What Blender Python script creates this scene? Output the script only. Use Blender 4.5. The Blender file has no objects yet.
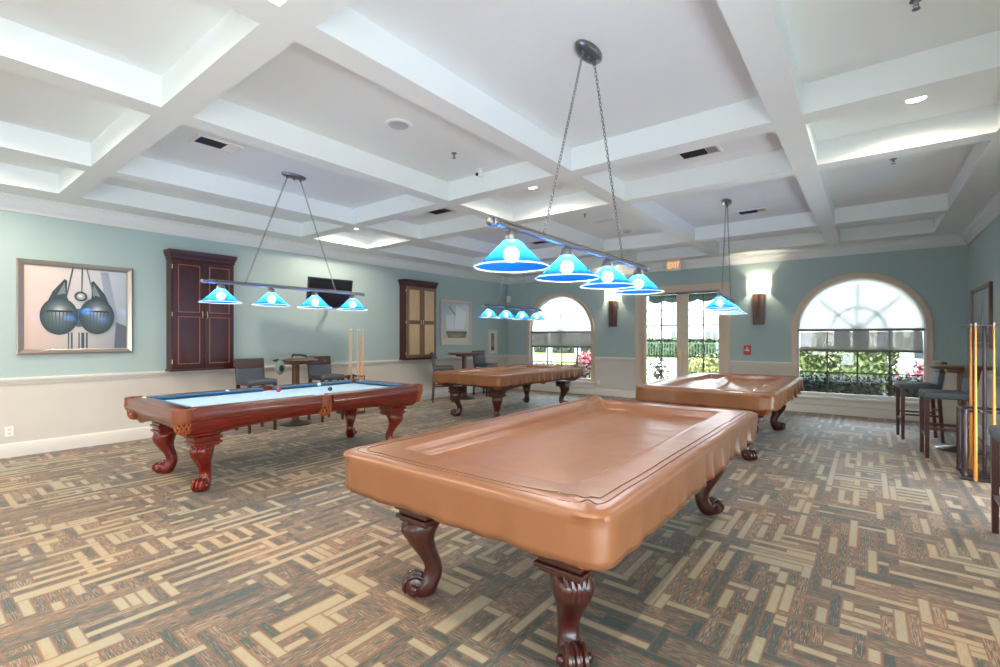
import bpy, bmesh, math, random
from mathutils import Vector, Matrix, noise
PI = math.pi
SC = bpy.context.scene
COL = SC.collection
random.seed(7)

# ------------------------------------------------------------------ room data
XL, XR, YB, YF = -8.22, 1.306, 10.96, -6.6
ZS, ZC = 3.17, 3.40           # soffit of the beams, ceiling inside the coffers
ZCR = 2.982                    # bottom of the crown moulding

# ------------------------------------------------------------------ materials
def new_mat(name):
    m = bpy.data.materials.new(name); m.use_nodes = True
    nt = m.node_tree
    return m, nt, nt.nodes['Principled BSDF']

def P(name, col, rough=0.5, metal=0.0, spec=0.5, coat=0.0, coat_r=0.1, var=0.0, vscale=8.0, bump=0.0,
      bscale=40.0, emis=None, estr=0.0, sheen=0.0, stretch=(1, 1, 1)):
    m, nt, b = new_mat(name)
    b.inputs['Base Color'].default_value = (*col, 1)
    b.inputs['Roughness'].default_value = rough
    b.inputs['Metallic'].default_value = metal
    b.inputs['Specular IOR Level'].default_value = spec
    b.inputs['Coat Weight'].default_value = coat
    b.inputs['Coat Roughness'].default_value = coat_r
    b.inputs['Sheen Weight'].default_value = sheen
    if emis:
        b.inputs['Emission Color'].default_value = (*emis, 1)
        b.inputs['Emission Strength'].default_value = estr
    if var > 0 or bump > 0:
        tc = nt.nodes.new('ShaderNodeTexCoord')
        mp = nt.nodes.new('ShaderNodeMapping'); mp.inputs['Scale'].default_value = stretch
        nt.links.new(tc.outputs['Object'], mp.inputs['Vector'])
    if var > 0:
        n = nt.nodes.new('ShaderNodeTexNoise'); n.inputs['Scale'].default_value = vscale
        n.inputs['Detail'].default_value = 5
        nt.links.new(mp.outputs[0], n.inputs['Vector'])
        r = nt.nodes.new('ShaderNodeValToRGB')
        r.color_ramp.elements[0].position = .3; r.color_ramp.elements[1].position = .7
        r.color_ramp.elements[0].color = (*[c * (1 - var) for c in col], 1)
        r.color_ramp.elements[1].color = (*[min(1, c * (1 + var)) for c in col], 1)
        nt.links.new(n.outputs['Fac'], r.inputs['Fac']); nt.links.new(r.outputs['Color'], b.inputs['Base Color'])
    if bump > 0:
        n2 = nt.nodes.new('ShaderNodeTexNoise'); n2.inputs['Scale'].default_value = bscale
        n2.inputs['Detail'].default_value = 3
        nt.links.new(mp.outputs[0], n2.inputs['Vector'])
        bp = nt.nodes.new('ShaderNodeBump'); bp.inputs['Strength'].default_value = bump
        bp.inputs['Distance'].default_value = .01
        nt.links.new(n2.outputs['Fac'], bp.inputs['Height']); nt.links.new(bp.outputs[0], b.inputs['Normal'])
    return m

def srgb(r, g, b):
    f = lambda c: (c / 255 / 12.92) if c / 255 <= .04045 else ((c / 255 + .055) / 1.055) ** 2.4
    return (f(r), f(g), f(b))

def wall_mat():
    m, nt, b = new_mat('wall_paint')
    g = nt.nodes.new('ShaderNodeNewGeometry'); s = nt.nodes.new('ShaderNodeSeparateXYZ')
    nt.links.new(g.outputs['Position'], s.inputs[0])
    c = nt.nodes.new('ShaderNodeMath'); c.operation = 'GREATER_THAN'; c.inputs[1].default_value = .92
    nt.links.new(s.outputs['Z'], c.inputs[0])
    mx = nt.nodes.new('ShaderNodeMix'); mx.data_type = 'RGBA'
    mx.inputs[6].default_value = (*srgb(208, 202, 194), 1)
    mx.inputs[7].default_value = (*srgb(170, 189, 188), 1)
    nt.links.new(c.outputs[0], mx.inputs[0])
    n = nt.nodes.new('ShaderNodeTexNoise'); n.inputs['Scale'].default_value = 60
    bp = nt.nodes.new('ShaderNodeBump'); bp.inputs['Strength'].default_value = .06
    nt.links.new(g.outputs['Position'], n.inputs['Vector'])
    nt.links.new(n.outputs['Fac'], bp.inputs['Height']); nt.links.new(bp.outputs[0], b.inputs['Normal'])
    nt.links.new(mx.outputs[2], b.inputs['Base Color'])
    b.inputs['Roughness'].default_value = .6
    return m

def carpet_mat():
    m, nt, b = new_mat('carpet')
    L = nt.links.new; N = nt.nodes.new
    at = N('ShaderNodeAttribute'); at.attribute_name = 'bar'          # r: across, g: tone, b: orientation
    sp = N('ShaderNodeSeparateColor'); L(at.outputs['Color'], sp.inputs[0])
    g = N('ShaderNodeNewGeometry')
    def streak(sc):
        mp = N('ShaderNodeMapping'); mp.inputs['Scale'].default_value = sc
        L(g.outputs['Position'], mp.inputs['Vector'])
        n = N('ShaderNodeTexNoise'); n.inputs['Scale'].default_value = 1; n.inputs['Detail'].default_value = 3
        n.inputs['Roughness'].default_value = .65
        L(mp.outputs[0], n.inputs['Vector']); return n
    sx = streak((15, 190, 1)); sy = streak((190, 15, 1))
    mx = N('ShaderNodeMix'); L(sp.outputs[2], mx.inputs[0]); L(sx.outputs['Fac'], mx.inputs[2]); L(sy.outputs['Fac'], mx.inputs[3])
    # big drifting patches of warmer and greener yarn
    pn = N('ShaderNodeTexNoise'); pn.inputs['Scale'].default_value = .9; pn.inputs['Detail'].default_value = 2
    L(g.outputs['Position'], pn.inputs['Vector'])
    # streaked dark yarns, solid tan bars
    ramp = N('ShaderNodeValToRGB'); cr = ramp.color_ramp
    cols = [(.32, srgb(66, 80, 80)), (.47, srgb(90, 92, 86)), (.54, srgb(122, 100, 86)), (.60, srgb(146, 116, 98)), (.68, srgb(164, 140, 116)), (.9, srgb(178, 158, 130))]
    cr.elements[0].position = cols[0][0]; cr.elements[0].color = (*cols[0][1], 1)
    cr.elements[1].position = cols[-1][0]; cr.elements[1].color = (*cols[-1][1], 1)
    for p, c in cols[1:-1]:
        e = cr.elements.new(p); e.color = (*c, 1)
    st = N('ShaderNodeMapRange'); st.inputs['From Min'].default_value = .3; st.inputs['From Max'].default_value = .7
    st.inputs['To Min'].default_value = .22; st.inputs['To Max'].default_value = .78; L(mx.outputs[0], st.inputs['Value'])
    off = N('ShaderNodeMath'); off.operation = 'MULTIPLY_ADD'; off.inputs[1].default_value = .55; off.inputs[2].default_value = -.19
    L(sp.outputs[1], off.inputs[0])
    a3 = N('ShaderNodeMath'); a3.operation = 'ADD'; L(st.outputs[0], a3.inputs[0]); L(off.outputs[0], a3.inputs[1]); a3.use_clamp = True
    L(a3.outputs[0], ramp.inputs['Fac'])
    lt = N('ShaderNodeMapRange'); lt.inputs['From Min'].default_value = .60; lt.inputs['From Max'].default_value = .68; L(sp.outputs[1], lt.inputs['Value'])
    lm = N('ShaderNodeMapRange'); lm.inputs['To Max'].default_value = .85; L(lt.outputs[0], lm.inputs['Value'])
    lcol = N('ShaderNodeMix'); lcol.data_type = 'RGBA'; L(st.outputs[0], lcol.inputs[0])
    lcol.inputs[6].default_value = (*srgb(160, 147, 124), 1); lcol.inputs[7].default_value = (*srgb(184, 170, 144), 1)
    body = N('ShaderNodeMix'); body.data_type = 'RGBA'; L(lm.outputs[0], body.inputs[0]); L(ramp.outputs['Color'], body.inputs[6]); L(lcol.outputs[2], body.inputs[7])
    # rusty edge yarn on both sides of every bar
    e1 = N('ShaderNodeMath'); e1.operation = 'SUBTRACT'; L(sp.outputs[0], e1.inputs[0]); e1.inputs[1].default_value = .5
    e2 = N('ShaderNodeMath'); e2.operation = 'ABSOLUTE'; L(e1.outputs[0], e2.inputs[0])
    e3 = N('ShaderNodeMapRange'); e3.inputs['From Min'].default_value = .33; e3.inputs['From Max'].default_value = .44
    e3.inputs['To Max'].default_value = .8
    L(e2.outputs[0], e3.inputs['Value'])
    rust = N('ShaderNodeMix'); rust.data_type = 'RGBA'
    L(e3.outputs[0], rust.inputs[0]); L(body.outputs[2], rust.inputs[6]); rust.inputs[7].default_value = (*srgb(134, 92, 72), 1)
    tint = N('ShaderNodeMix'); tint.data_type = 'RGBA'; tint.blend_type = 'MULTIPLY'
    tr = N('ShaderNodeValToRGB'); tr.color_ramp.elements[0].position = .35; tr.color_ramp.elements[1].position = .65
    tr.color_ramp.elements[0].color = (.86, .97, 1.0, 1); tr.color_ramp.elements[1].color = (1.0, .92, .80, 1)
    L(pn.outputs['Fac'], tr.inputs['Fac']); tint.inputs[0].default_value = 1
    L(rust.outputs[2], tint.inputs[6]); L(tr.outputs['Color'], tint.inputs[7])
    L(tint.outputs[2], b.inputs['Base Color'])
    b.inputs['Roughness'].default_value = .58
    b.inputs['Specular IOR Level'].default_value = .3
    b.inputs['Sheen Weight'].default_value = .2; b.inputs['Sheen Roughness'].default_value = .4
    fn = N('ShaderNodeTexNoise'); fn.inputs['Scale'].default_value = 260; L(g.outputs['Position'], fn.inputs['Vector'])
    bp = N('ShaderNodeBump'); bp.inputs['Strength'].default_value = .35; bp.inputs['Distance'].default_value = .004
    L(fn.outputs['Fac'], bp.inputs['Height']); L(bp.outputs[0], b.inputs['Normal'])
    return m

def see_through(name, col, t_amt, trans_amt, tint=(1, 1, 1), rough=.5, blur=None):
    """fabric or coloured glass: transparent + translucent + diffuse"""
    m = bpy.data.materials.new(name); m.use_nodes = True
    nt = m.node_tree; nt.nodes.clear(); N = nt.nodes.new; L = nt.links.new
    o = N('ShaderNodeOutputMaterial')
    tp = N('ShaderNodeBsdfTransparent'); tp.inputs[0].default_value = (*tint, 1)
    if blur is not None:                     # frosted glass: what is behind shows blurred
        tp = N('ShaderNodeBsdfRefraction'); tp.inputs['Roughness'].default_value = blur; tp.inputs['IOR'].default_value = 1.45; tp.inputs[0].default_value = (*tint, 1)
    tl = N('ShaderNodeBsdfTranslucent'); tl.inputs[0].default_value = (*col, 1)
    df = N('ShaderNodeBsdfPrincipled'); df.inputs['Base Color'].default_value = (*col, 1); df.inputs['Roughness'].default_value = rough
    m1 = N('ShaderNodeMixShader'); m1.inputs[0].default_value = trans_amt
    L(df.outputs[0], m1.inputs[1]); L(tl.outputs[0], m1.inputs[2])
    m2 = N('ShaderNodeMixShader'); m2.inputs[0].default_value = t_amt
    L(m1.outputs[0], m2.inputs[1]); L(tp.outputs[0], m2.inputs[2])
    L(m2.outputs[0], o.inputs[0])
    return m

def glass_mat(name):
    m = bpy.data.materials.new(name); m.use_nodes = True
    nt = m.node_tree; nt.nodes.clear(); N = nt.nodes.new; L = nt.links.new
    o = N('ShaderNodeOutputMaterial')
    tp = N('ShaderNodeBsdfTransparent'); tp.inputs[0].default_value = (.95, .97, .97, 1)
    gl = N('ShaderNodeBsdfGlossy'); gl.inputs['Roughness'].default_value = .02
    fr = N('ShaderNodeFresnel'); fr.inputs[0].default_value = 1.45
    mx = N('ShaderNodeMixShader'); L(fr.outputs[0], mx.inputs[0]); L(tp.outputs[0], mx.inputs[1]); L(gl.outputs[0], mx.inputs[2])
    L(mx.outputs[0], o.inputs[0])
    return m

def emit(name, col, s):
    m = bpy.data.materials.new(name); m.use_nodes = True
    nt = m.node_tree; nt.nodes.clear()
    o = nt.nodes.new('ShaderNodeOutputMaterial'); e = nt.nodes.new('ShaderNodeEmission')
    e.inputs[0].default_value = (*col, 1); e.inputs[1].default_value = s
    nt.links.new(e.outputs[0], o.inputs[0]); return m

def art_mat(name='picture_print', coat=1.0):
    m, nt, b = new_mat(name)
    a = nt.nodes.new('ShaderNodeAttribute'); a.attribute_name = 'Col'
    nt.links.new(a.outputs['Color'], b.inputs['Base Color'])
    b.inputs['Roughness'].default_value = .5
    b.inputs['Coat Weight'].default_value = coat; b.inputs['Coat Roughness'].default_value = .05
    return m

M = {}
M['wall'] = wall_mat()
M['carpet'] = carpet_mat()
M['ceil'] = P('ceiling_paint', srgb(233, 239, 240), .7)
M['trim'] = P('trim_paint', srgb(222, 217, 210), .4)
M['crown'] = P('crown_paint', srgb(233, 235, 236), .45)
M['casing'] = P('window_casing_paint', srgb(218, 196, 174), .4)
M['doorpaint'] = P('door_paint', srgb(218, 201, 174), .4)
M['mahog'] = P('mahogany', srgb(112, 24, 12), .28, coat=.5, coat_r=.15, var=.35, vscale=6, stretch=(6, 1, 6))
M['mahogdark'] = P('dark_mahogany', srgb(66, 26, 20), .3, coat=.5, coat_r=.18, var=.3, vscale=9)
M['railtop'] = P('rail_wood', srgb(98, 44, 30), .3, coat=.5, coat_r=.15, var=.25, vscale=6, stretch=(6, 1, 6))
M['felt'] = P('blue_felt', srgb(150, 184, 204), .95, spec=.1, sheen=.2)
M['cushion'] = P('cushion_felt', srgb(28, 92, 132), .9, spec=.1, sheen=.2)
M['leather'] = P('pocket_leather', srgb(128, 66, 40), .5, bump=.2)
M['net'] = P('pocket_net', srgb(166, 88, 36), .7)
M['cover'] = P('cover_leatherette', srgb(130, 84, 53), .36, spec=.5, coat=.2, coat_r=.3, bump=.12, bscale=9, var=.06, vscale=2.5)
M['seam'] = P('cover_seam', srgb(92, 62, 44), .6)
M['metal'] = P('brushed_nickel', (.26, .265, .28), .42, 1.0)
M['darkmetal'] = P('dark_metal', (.13, .13, .14), .4, .9)
M['canopy'] = P('canopy_metal', (.22, .23, .24), .35, .9)
M['brass'] = P('brass', (.75, .55, .3), .3, 1.0)
M['shade'] = see_through('blue_glass', (.010, .17, .78), .045, .85, tint=(.4, .78, 1.0), rough=.15)
M['shaderim'] = see_through('shade_rim_glass', (.75, .9, 1.0), .3, .6, tint=(.7, .9, 1), rough=.15)
M['bulb'] = emit('bulb_glow', (1.0, .97, .92), 115)
M['downlight'] = emit('downlight_glow', (1.0, .93, .82), 40)
M['cab'] = P('cabinet_wood', srgb(58, 18, 20), .4, coat=.12, coat_r=.3, var=.2, vscale=5, stretch=(4, 4, 1))
M['cabline'] = P('cabinet_bead', srgb(138, 92, 74), .35)
M['cabglare'] = P('cabinet_glare_panel', srgb(196, 168, 128), .35, coat=.3, var=.1, vscale=4, stretch=(4, 4, 1))  # mahogany door panels with the window glare put into the colour
M['cabglareframe'] = P('cabinet_glare_frame', srgb(120, 92, 70), .4)  # door frames and beads, lightened in colour for the same glare
M['silver'] = P('silver_frame', srgb(176, 164, 154), .28, .75)
M['palewood'] = P('pale_frame', srgb(214, 202, 186), .45)
M['picfr'] = P('grey_brown_frame', srgb(130, 108, 100), .4)
M['black'] = P('black_plastic', (.012, .013, .015), .35)
M['tvscreen'] = P('tv_screen', (.01, .012, .018), .12, coat=.6, coat_r=.08)
M['slate'] = P('slate_upholstery', srgb(76, 82, 92), .6, bump=.15, bscale=60)
M['brownleather'] = P('brown_upholstery', srgb(66, 48, 46), .5, bump=.1)
M['stoolwood'] = P('stool_wood', srgb(70, 32, 28), .35, coat=.3, var=.2)
M['tablewood'] = P('bar_table_wood', srgb(98, 62, 44), .32, coat=.4, var=.2, vscale=5)
M['cuemaple'] = P('cue_maple', srgb(222, 170, 108), .35, coat=.4)
M['cueorange'] = P('cue_orange', srgb(232, 150, 60), .35, coat=.4)
M['cuedark'] = P('cue_dark', srgb(60, 34, 34), .3, coat=.4)
M['rackdark'] = P('rack_dark_wood', srgb(52, 38, 40), .35, coat=.3)
M['white'] = P('white_plastic', (.8, .8, .79), .4)
M['alarm'] = P('alarm_red', srgb(206, 60, 50), .4)
M['exit'] = emit('exit_letters', (1.0, .28, .03), 1.6)
M['shadefab'] = see_through('sconce_fabric', (.95, .92, .82), .05, .65, tint=(1, .97, .9), rough=.8)
M['sconcewood'] = P('sconce_wood', srgb(104, 68, 48), .4, var=.2)
M['glass'] = glass_mat('window_glass')
M['muntin'] = P('dark_muntin', srgb(60, 66, 64), .5)
M['whiteframe'] = P('white_sash', srgb(224, 222, 216), .4)
M['arch_fabric'] = see_through('white_shade_fabric', (.93, .93, .93), .10, .75, rough=.9)
M['mesh_fabric'] = see_through('grey_shade_mesh', (.36, .34, .32), .25, .4, rough=.9)
M['hem'] = P('shade_hem_bar', srgb(120, 112, 104), .5)
M['grille'] = P('speaker_grille', srgb(186, 188, 190), .6)
M['vent_dark'] = P('vent_dark', (.02, .02, .022), .7)
M['pouch'] = P('grey_pouch', srgb(120, 130, 126), .55, bump=.3)
M['art'] = art_mat()
M['art_matte'] = art_mat('picture_print_soft', .6)

# ------------------------------------------------------------------ mesh builder
class MB:
    def __init__(s): s.v = []; s.f = []; s.mi = []; s.sm = []; s.mats = []
    def _m(s, m):
        if m not in s.mats: s.mats.append(m)
        return s.mats.index(m)
    def add(s, verts, faces, m, smooth=False, T=None):
        o = len(s.v); k = s._m(m)
        s.v += [tuple(T @ Vector(v)) if T else tuple(v) for v in verts]
        for f in faces: s.f.append([i + o for i in f]); s.mi.append(k); s.sm.append(smooth)
        return s
    def box(s, a, b, m, T=None, bev=0.0):
        x0, y0, z0 = [min(p, q) for p, q in zip(a, b)]; x1, y1, z1 = [max(p, q) for p, q in zip(a, b)]
        if bev > 0:
            bm = bmesh.new(); bmesh.ops.create_cube(bm, size=1)
            for v in bm.verts: v.co = ((x0 + x1) / 2 + v.co.x * (x1 - x0), (y0 + y1) / 2 + v.co.y * (y1 - y0), (z0 + z1) / 2 + v.co.z * (z1 - z0))
            bev = min(bev, .45 * min(x1 - x0, y1 - y0, z1 - z0))
            bmesh.ops.bevel(bm, geom=bm.edges[:], offset=bev, segments=3, affect='EDGES', profile=.6)
            bm.verts.index_update()
            s.add([v.co[:] for v in bm.verts], [[v.index for v in f.verts] for f in bm.faces], m, True, T); bm.free(); return s
        V = [(x0, y0, z0), (x1, y0, z0), (x1, y1, z0), (x0, y1, z0), (x0, y0, z1), (x1, y0, z1), (x1, y1, z1), (x0, y1, z1)]
        return s.add(V, [(0, 3, 2, 1), (4, 5, 6, 7), (0, 1, 5, 4), (1, 2, 6, 5), (2, 3, 7, 6), (3, 0, 4, 7)], m, False, T)
    def lathe(s, prof, m, n=24, T=None, smooth=True, cap=True):
        V = []; F = []
        for r, z in prof:
            for i in range(n): V.append((r * math.cos(2 * PI * i / n), r * math.sin(2 * PI * i / n), z))
        for j in range(len(prof) - 1):
            for i in range(n):
                a = j * n + i; b = j * n + (i + 1) % n; F.append((a, b, b + n, a + n))
        if cap:
            if prof[0][0] > 1e-6: F.append(tuple(reversed(range(n))))
            if prof[-1][0] > 1e-6: F.append(tuple(range((len(prof) - 1) * n, len(prof) * n)))
        return s.add(V, F, m, smooth, T)
    def tube(s, pts, r, m, n=8, closed=False, smooth=True, T=None):
        pts = [Vector(p) for p in pts]; R = r if isinstance(r, (list, tuple)) else [r] * len(pts)
        V = []; F = []; k = len(pts)
        prev = None
        for i, p in enumerate(pts):
            if closed: d = pts[(i + 1) % k] - pts[i - 1]
            else: d = pts[min(i + 1, k - 1)] - pts[max(i - 1, 0)]
            d.normalize()
            up = Vector((0, 0, 1)) if abs(d.z) < .95 else Vector((1, 0, 0))
            if prev is not None:
                u = prev - d * prev.dot(d)
                u = u.normalized() if u.length > 1e-6 else d.cross(up).normalized()
            else: u = d.cross(up).normalized()
            prev = u; w = d.cross(u)
            for j in range(n):
                a = 2 * PI * j / n; V.append(p + (u * math.cos(a) + w * math.sin(a)) * R[i])
        for i in range(k if closed else k - 1):
            for j in range(n):
                a = i * n + j; b = i * n + (j + 1) % n; c = ((i + 1) % k) * n
                F.append((a, b, c + (j + 1) % n, c + j))
        if not closed: F.append(tuple(reversed(range(n)))); F.append(tuple(range((k - 1) * n, k * n)))
        return s.add([v[:] for v in V], F, m, smooth, T)
    def rod(s, a, b, r, m, n=10, r2=None, T=None): return s.tube([a, b], [r, r if r2 is None else r2], m, n, T=T)
    def sphere(s, c, r, m, n=16, sc=(1, 1, 1), T=None):
        V = []; F = []; k = n // 2
        for j in range(k + 1):
            t = PI * j / k
            for i in range(n):
                p = 2 * PI * i / n
                V.append((c[0] + r * sc[0] * math.sin(t) * math.cos(p), c[1] + r * sc[1] * math.sin(t) * math.sin(p), c[2] + r * sc[2] * math.cos(t)))
        for j in range(k):
            for i in range(n):
                a = j * n + i; b = j * n + (i + 1) % n
                if j == 0: F.append((a, b + n, a + n)[::1])
                elif j == k - 1: F.append((a, b, a + n))
                else: F.append((a, b, b + n, a + n))
        return s.add(V, F, m, True, T)
    def loft(s, rings, m, smooth=True, closed=True, cap=True, T=None):
        n = len(rings[0]); V = [p for r in rings for p in r]; F = []
        for j in range(len(rings) - 1):
            for i in range(n if closed else n - 1):
                a = j * n + i; b = j * n + (i + 1) % n; F.append((a, b, b + n, a + n))
        if cap: F.append(tuple(reversed(range(n)))); F.append(tuple(range((len(rings) - 1) * n, len(rings) * n)))
        return s.add(V, F, m, smooth, T)
    def build(s, name, parent=None, loc=None, fix=True):
        me = bpy.data.meshes.new(name); me.from_pydata(s.v, [], s.f)
        for m in s.mats: me.materials.append(m)
        me.polygons.foreach_set('material_index', s.mi); me.polygons.foreach_set('use_smooth', s.sm)
        if fix:
            bm = bmesh.new(); bm.from_mesh(me)
            bmesh.ops.remove_doubles(bm, verts=bm.verts, dist=1e-6)
            bmesh.ops.recalc_face_normals(bm, faces=bm.faces); bm.to_mesh(me); bm.free()
        me.update()
        if any(s.sm) and not all(s.sm): pass
        try: me.set_sharp_from_angle(angle=math.radians(50))
        except Exception: pass
        o = bpy.data.objects.new(name, me); COL.objects.link(o)
        if parent: o.parent = parent
        if loc: o.location = loc
        return o

def rot(z, loc=(0, 0, 0)): return Matrix.Translation(loc) @ Matrix.Rotation(z, 4, 'Z')

def tag(o, label=None, cat=None, group=None, kind=None):
    if label: o['label'] = label
    if cat: o['category'] = cat
    if group: o['group'] = group
    if kind: o['kind'] = kind
    return o
def thing(name, label, cat, loc=(0, 0, 0), rz=0, group=None):
    o = bpy.data.objects.new(name, None); COL.objects.link(o); o.empty_display_size = .1
    o.location = loc; o.rotation_euler = (0, 0, rz)
    return tag(o, label, cat, group)
def struct(o): o['kind'] = 'structure'; return o
def copy_tree(o, parent=None, loc=None, rz=None, label=None):
    c = o.copy(); COL.objects.link(c)
    if parent: c.parent = parent
    if loc is not None: c.location = loc
    if rz is not None: c.rotation_euler = (0, 0, rz)
    if label: c['label'] = label
    for ch in list(o.children): copy_tree(ch, c)
    return c

def prism2d(outer, holes, t, fn):
    """flat polygon with holes, thickness t; fn maps (u, v, w) to a point. returns verts, faces"""
    cu = bpy.data.curves.new('tmp', 'CURVE'); cu.dimensions = '2D'; cu.fill_mode = 'BOTH'; cu.extrude = t / 2
    for loop in [outer] + holes:
        sp = cu.splines.new('POLY'); sp.points.add(len(loop) - 1); sp.use_cyclic_u = True
        for p, q in zip(sp.points, loop): p.co = (q[0], q[1], 0, 1)
    ob = bpy.data.objects.new('tmp', cu); COL.objects.link(ob)
    dg = bpy.context.evaluated_depsgraph_get(); dg.update()
    me = bpy.data.meshes.new_from_object(ob.evaluated_get(dg))
    V = [fn(v.co.x, v.co.y, v.co.z + t / 2) for v in me.vertices]; F = [list(p.vertices) for p in me.polygons]
    bpy.data.objects.remove(ob); bpy.data.curves.remove(cu); bpy.data.meshes.remove(me)
    return V, F
def arch(cx, hw, zb, zs, n=40):
    """outline of a round-headed opening"""
    L = [(cx - hw, zb), (cx + hw, zb)]
    for i in range(n + 1):
        a = PI * i / n; L.append((cx + hw * math.cos(a), zs + hw * math.sin(a)))
    return L
def rect(x0, x1, y0, y1): return [(x0, y0), (x1, y0), (x1, y1), (x0, y1)]

# ------------------------------------------------------------------ camera
cam = bpy.data.cameras.new('camera'); co = bpy.data.objects.new('camera', cam); COL.objects.link(co)
YAW = math.atan2(368, 474.6)
co.location = (0, 0, 1.45); co.rotation_euler = (PI / 2, 0, YAW)
cam.sensor_width = 36; cam.lens = 474.6 / 1000 * 36; cam.shift_y = .004; cam.clip_start = .02
SC.camera = co

# ------------------------------------------------------------------ floor
def build_floor():
    g = .054
    nx = int((XR - XL + .3) / g) + 1; ny = int((YB - YF + .3) / g) + 1
    x0 = XL - .1; y0 = YF - .1
    occ = [[False] * ny for _ in range(nx)]
    rnd = random.Random(3); V = []; F = []; C = []
    for j in range(ny):
        for i in range(nx):
            if occ[i][j]: continue
            nv = noise.noise(Vector((i / 4.6, j / 4.6, 3.3)))
            ori = 0 if nv + rnd.uniform(-.12, .12) > 0 else 1
            ln = rnd.choice([2, 3, 3, 4, 4, 5, 5, 6, 7, 9]); w = 2 if rnd.random() < .12 else 1
            if rnd.random() < .10: ln = rnd.choice([1, 2, 2])
            if rnd.random() < .025: ln = 14
            def free(a, b): return a < nx and b < ny and not occ[a][b]
            k = 0
            if ori == 0:
                while k < ln and free(i + k, j): k += 1
                w = 2 if w == 2 and all(free(i + q, j + 1) for q in range(k)) else 1
                cells = [(i + q, j + r) for q in range(k) for r in range(w)]; dx, dy = k, w; par = j
            else:
                while k < ln and free(i, j + k): k += 1
                w = 2 if w == 2 and all(free(i + 1, j + q) for q in range(k)) else 1
                cells = [(i + r, j + q) for q in range(k) for r in range(w)]; dx, dy = w, k; par = i
            for a, b in cells: occ[a][b] = True
            patch = noise.noise(Vector((i / 16.0, j / 16.0, 9.1)))
            if par % 2 == 0: tone = (.82 if rnd.random() < .56 + .9 * patch else .42) + rnd.uniform(-.10, .10)
            else: tone = .30 + rnd.uniform(-.2, .2) + .25 * patch
            if rnd.random() < .12: tone = rnd.uniform(.05, .95)
            tone = max(0.0, min(1.0, tone))
            a = len(V); X = x0 + i * g; Y = y0 + j * g
            V += [(X, Y, 0), (X + dx * g, Y, 0), (X + dx * g, Y + dy * g, 0), (X, Y + dy * g, 0)]
            F.append((a, a + 1, a + 2, a + 3))
            if ori == 0: C += [(0, tone, 0, 1), (0, tone, 0, 1), (1, tone, 0, 1), (1, tone, 0, 1)]
            else: C += [(0, tone, 1, 1), (1, tone, 1, 1), (1, tone, 1, 1), (0, tone, 1, 1)]
    me = bpy.data.meshes.new('floor'); me.from_pydata(V, [], F); me.materials.append(M['carpet'])
    ca = me.color_attributes.new('bar', 'FLOAT_COLOR', 'CORNER')
    for q, c in enumerate(C): ca.data[q].color = c
    o = bpy.data.objects.new('floor', me); COL.objects.link(o); struct(o)
build_floor()

# ------------------------------------------------------------------ walls
W2X, W1X, WR, WZ = -0.155, -6.49, 0.955, 1.60       # window centres, opening radius, spring line
WZB = 0.33
DX0, DX1, DZ = -4.26, -2.44, 2.50
outer = rect(XL - .25, XR + .25, -.1, 3.5)
FILL_RIGHT = [(-5.6, -2.4), (-1.7, 1.7), (5.4, 6.5)]     # unseen openings added in the right wall for fill light, all nearer than the picture's edge
V, F = prism2d(outer, [arch(W1X, WR, WZB, WZ), arch(W2X, WR, WZB, WZ), rect(DX0, DX1, -.02, DZ)], .2, lambda u, v, w: (u, YB + w, v))
struct(MB().add(V, F, M['wall']).build('wall_back'))
struct(MB().box((XL - .2, YF - .2, -.1), (XL, YB, 3.5), M['wall']).build('wall_left'))
V, F = prism2d(rect(YF - .2, YB, -.1, 3.5), [rect(a, b, .05, 1.5) for a, b in FILL_RIGHT], .2, lambda u, v, w: (XR + w, u, v))
struct(MB().add(V, F, M['wall']).build('wall_right'))
FILL_FRONT = [(-6.9, -5.1), (-2.3, -.5)]  # window openings added behind the camera to let fill light in
V, F = prism2d(outer, [rect(a, b, .05, 1.4) for a, b in FILL_FRONT], .2, lambda u, v, w: (u, YF - .2 + w, v))
struct(MB().add(V, F, M['wall']).build('wall_front'))

# coffered ceiling: one shell, beams as the plate between rectangular openings
CX = [(-7.64, -6.40), (-6.17, -4.38), (-4.17, -2.63), (-2.42, -.61), (-.40, .85)]
CY = [(-6.2, -3.2), (-2.95, -.08), (.12, 1.25), (1.45, 4.32), (4.53, 5.68), (5.89, 8.77), (8.98, 10.48)]
holes = [rect(a, b, c, d) for a, b in CX for c, d in CY]
V, F = prism2d(rect(XL - .2, XR + .2, YF - .2, YB + .2), holes, ZC - ZS, lambda u, v, w: (u, v, ZS + w))
mb = MB().add(V, F, M['ceil']); mb.box((XL - .2, YF - .2, ZC), (XR + .2, YB + .2, ZC + .12), M['ceil'])
ceiling = struct(mb.build('ceiling'))

def sweep_wall(prof, p0, p1, inward, m, mit0=1, mit1=1):
    """profile (out, z) run from p0 to p1 along a wall; mitres make the ends meet at room corners"""
    p0 = Vector((*p0, 0)); p1 = Vector((*p1, 0)); d = (p1 - p0).normalized(); n = Vector((*inward, 0))
    r0 = []; r1 = []
    for o, z in prof:
        r0.append((p0 + n * o + d * o * mit0 + Vector((0, 0, z)))[:]); r1.append((p1 + n * o - d * o * mit1 + Vector((0, 0, z)))[:])
    return MB().loft([r0, r1], m, smooth=False)
crown = [(0, ZCR), (.02, ZCR), (.022, ZCR + .035), (.035, ZCR + .045), (.045, ZCR + .075), (.065, ZCR + .11), (.085, ZCR + .135), (.088, ZCR + .16),
         (.11, ZCR + .17), (.112, ZS - .001), (0, ZS - .001)]
rail = [(0, .875), (.012, .875), (.016, .9), (.03, .915), (.034, .945), (.028, .957), (0, .96)]
base = [(0, 0), (.03, 0), (.03, .10), (.024, .115), (.02, .15), (.01, .165), (0, .167)]
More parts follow.
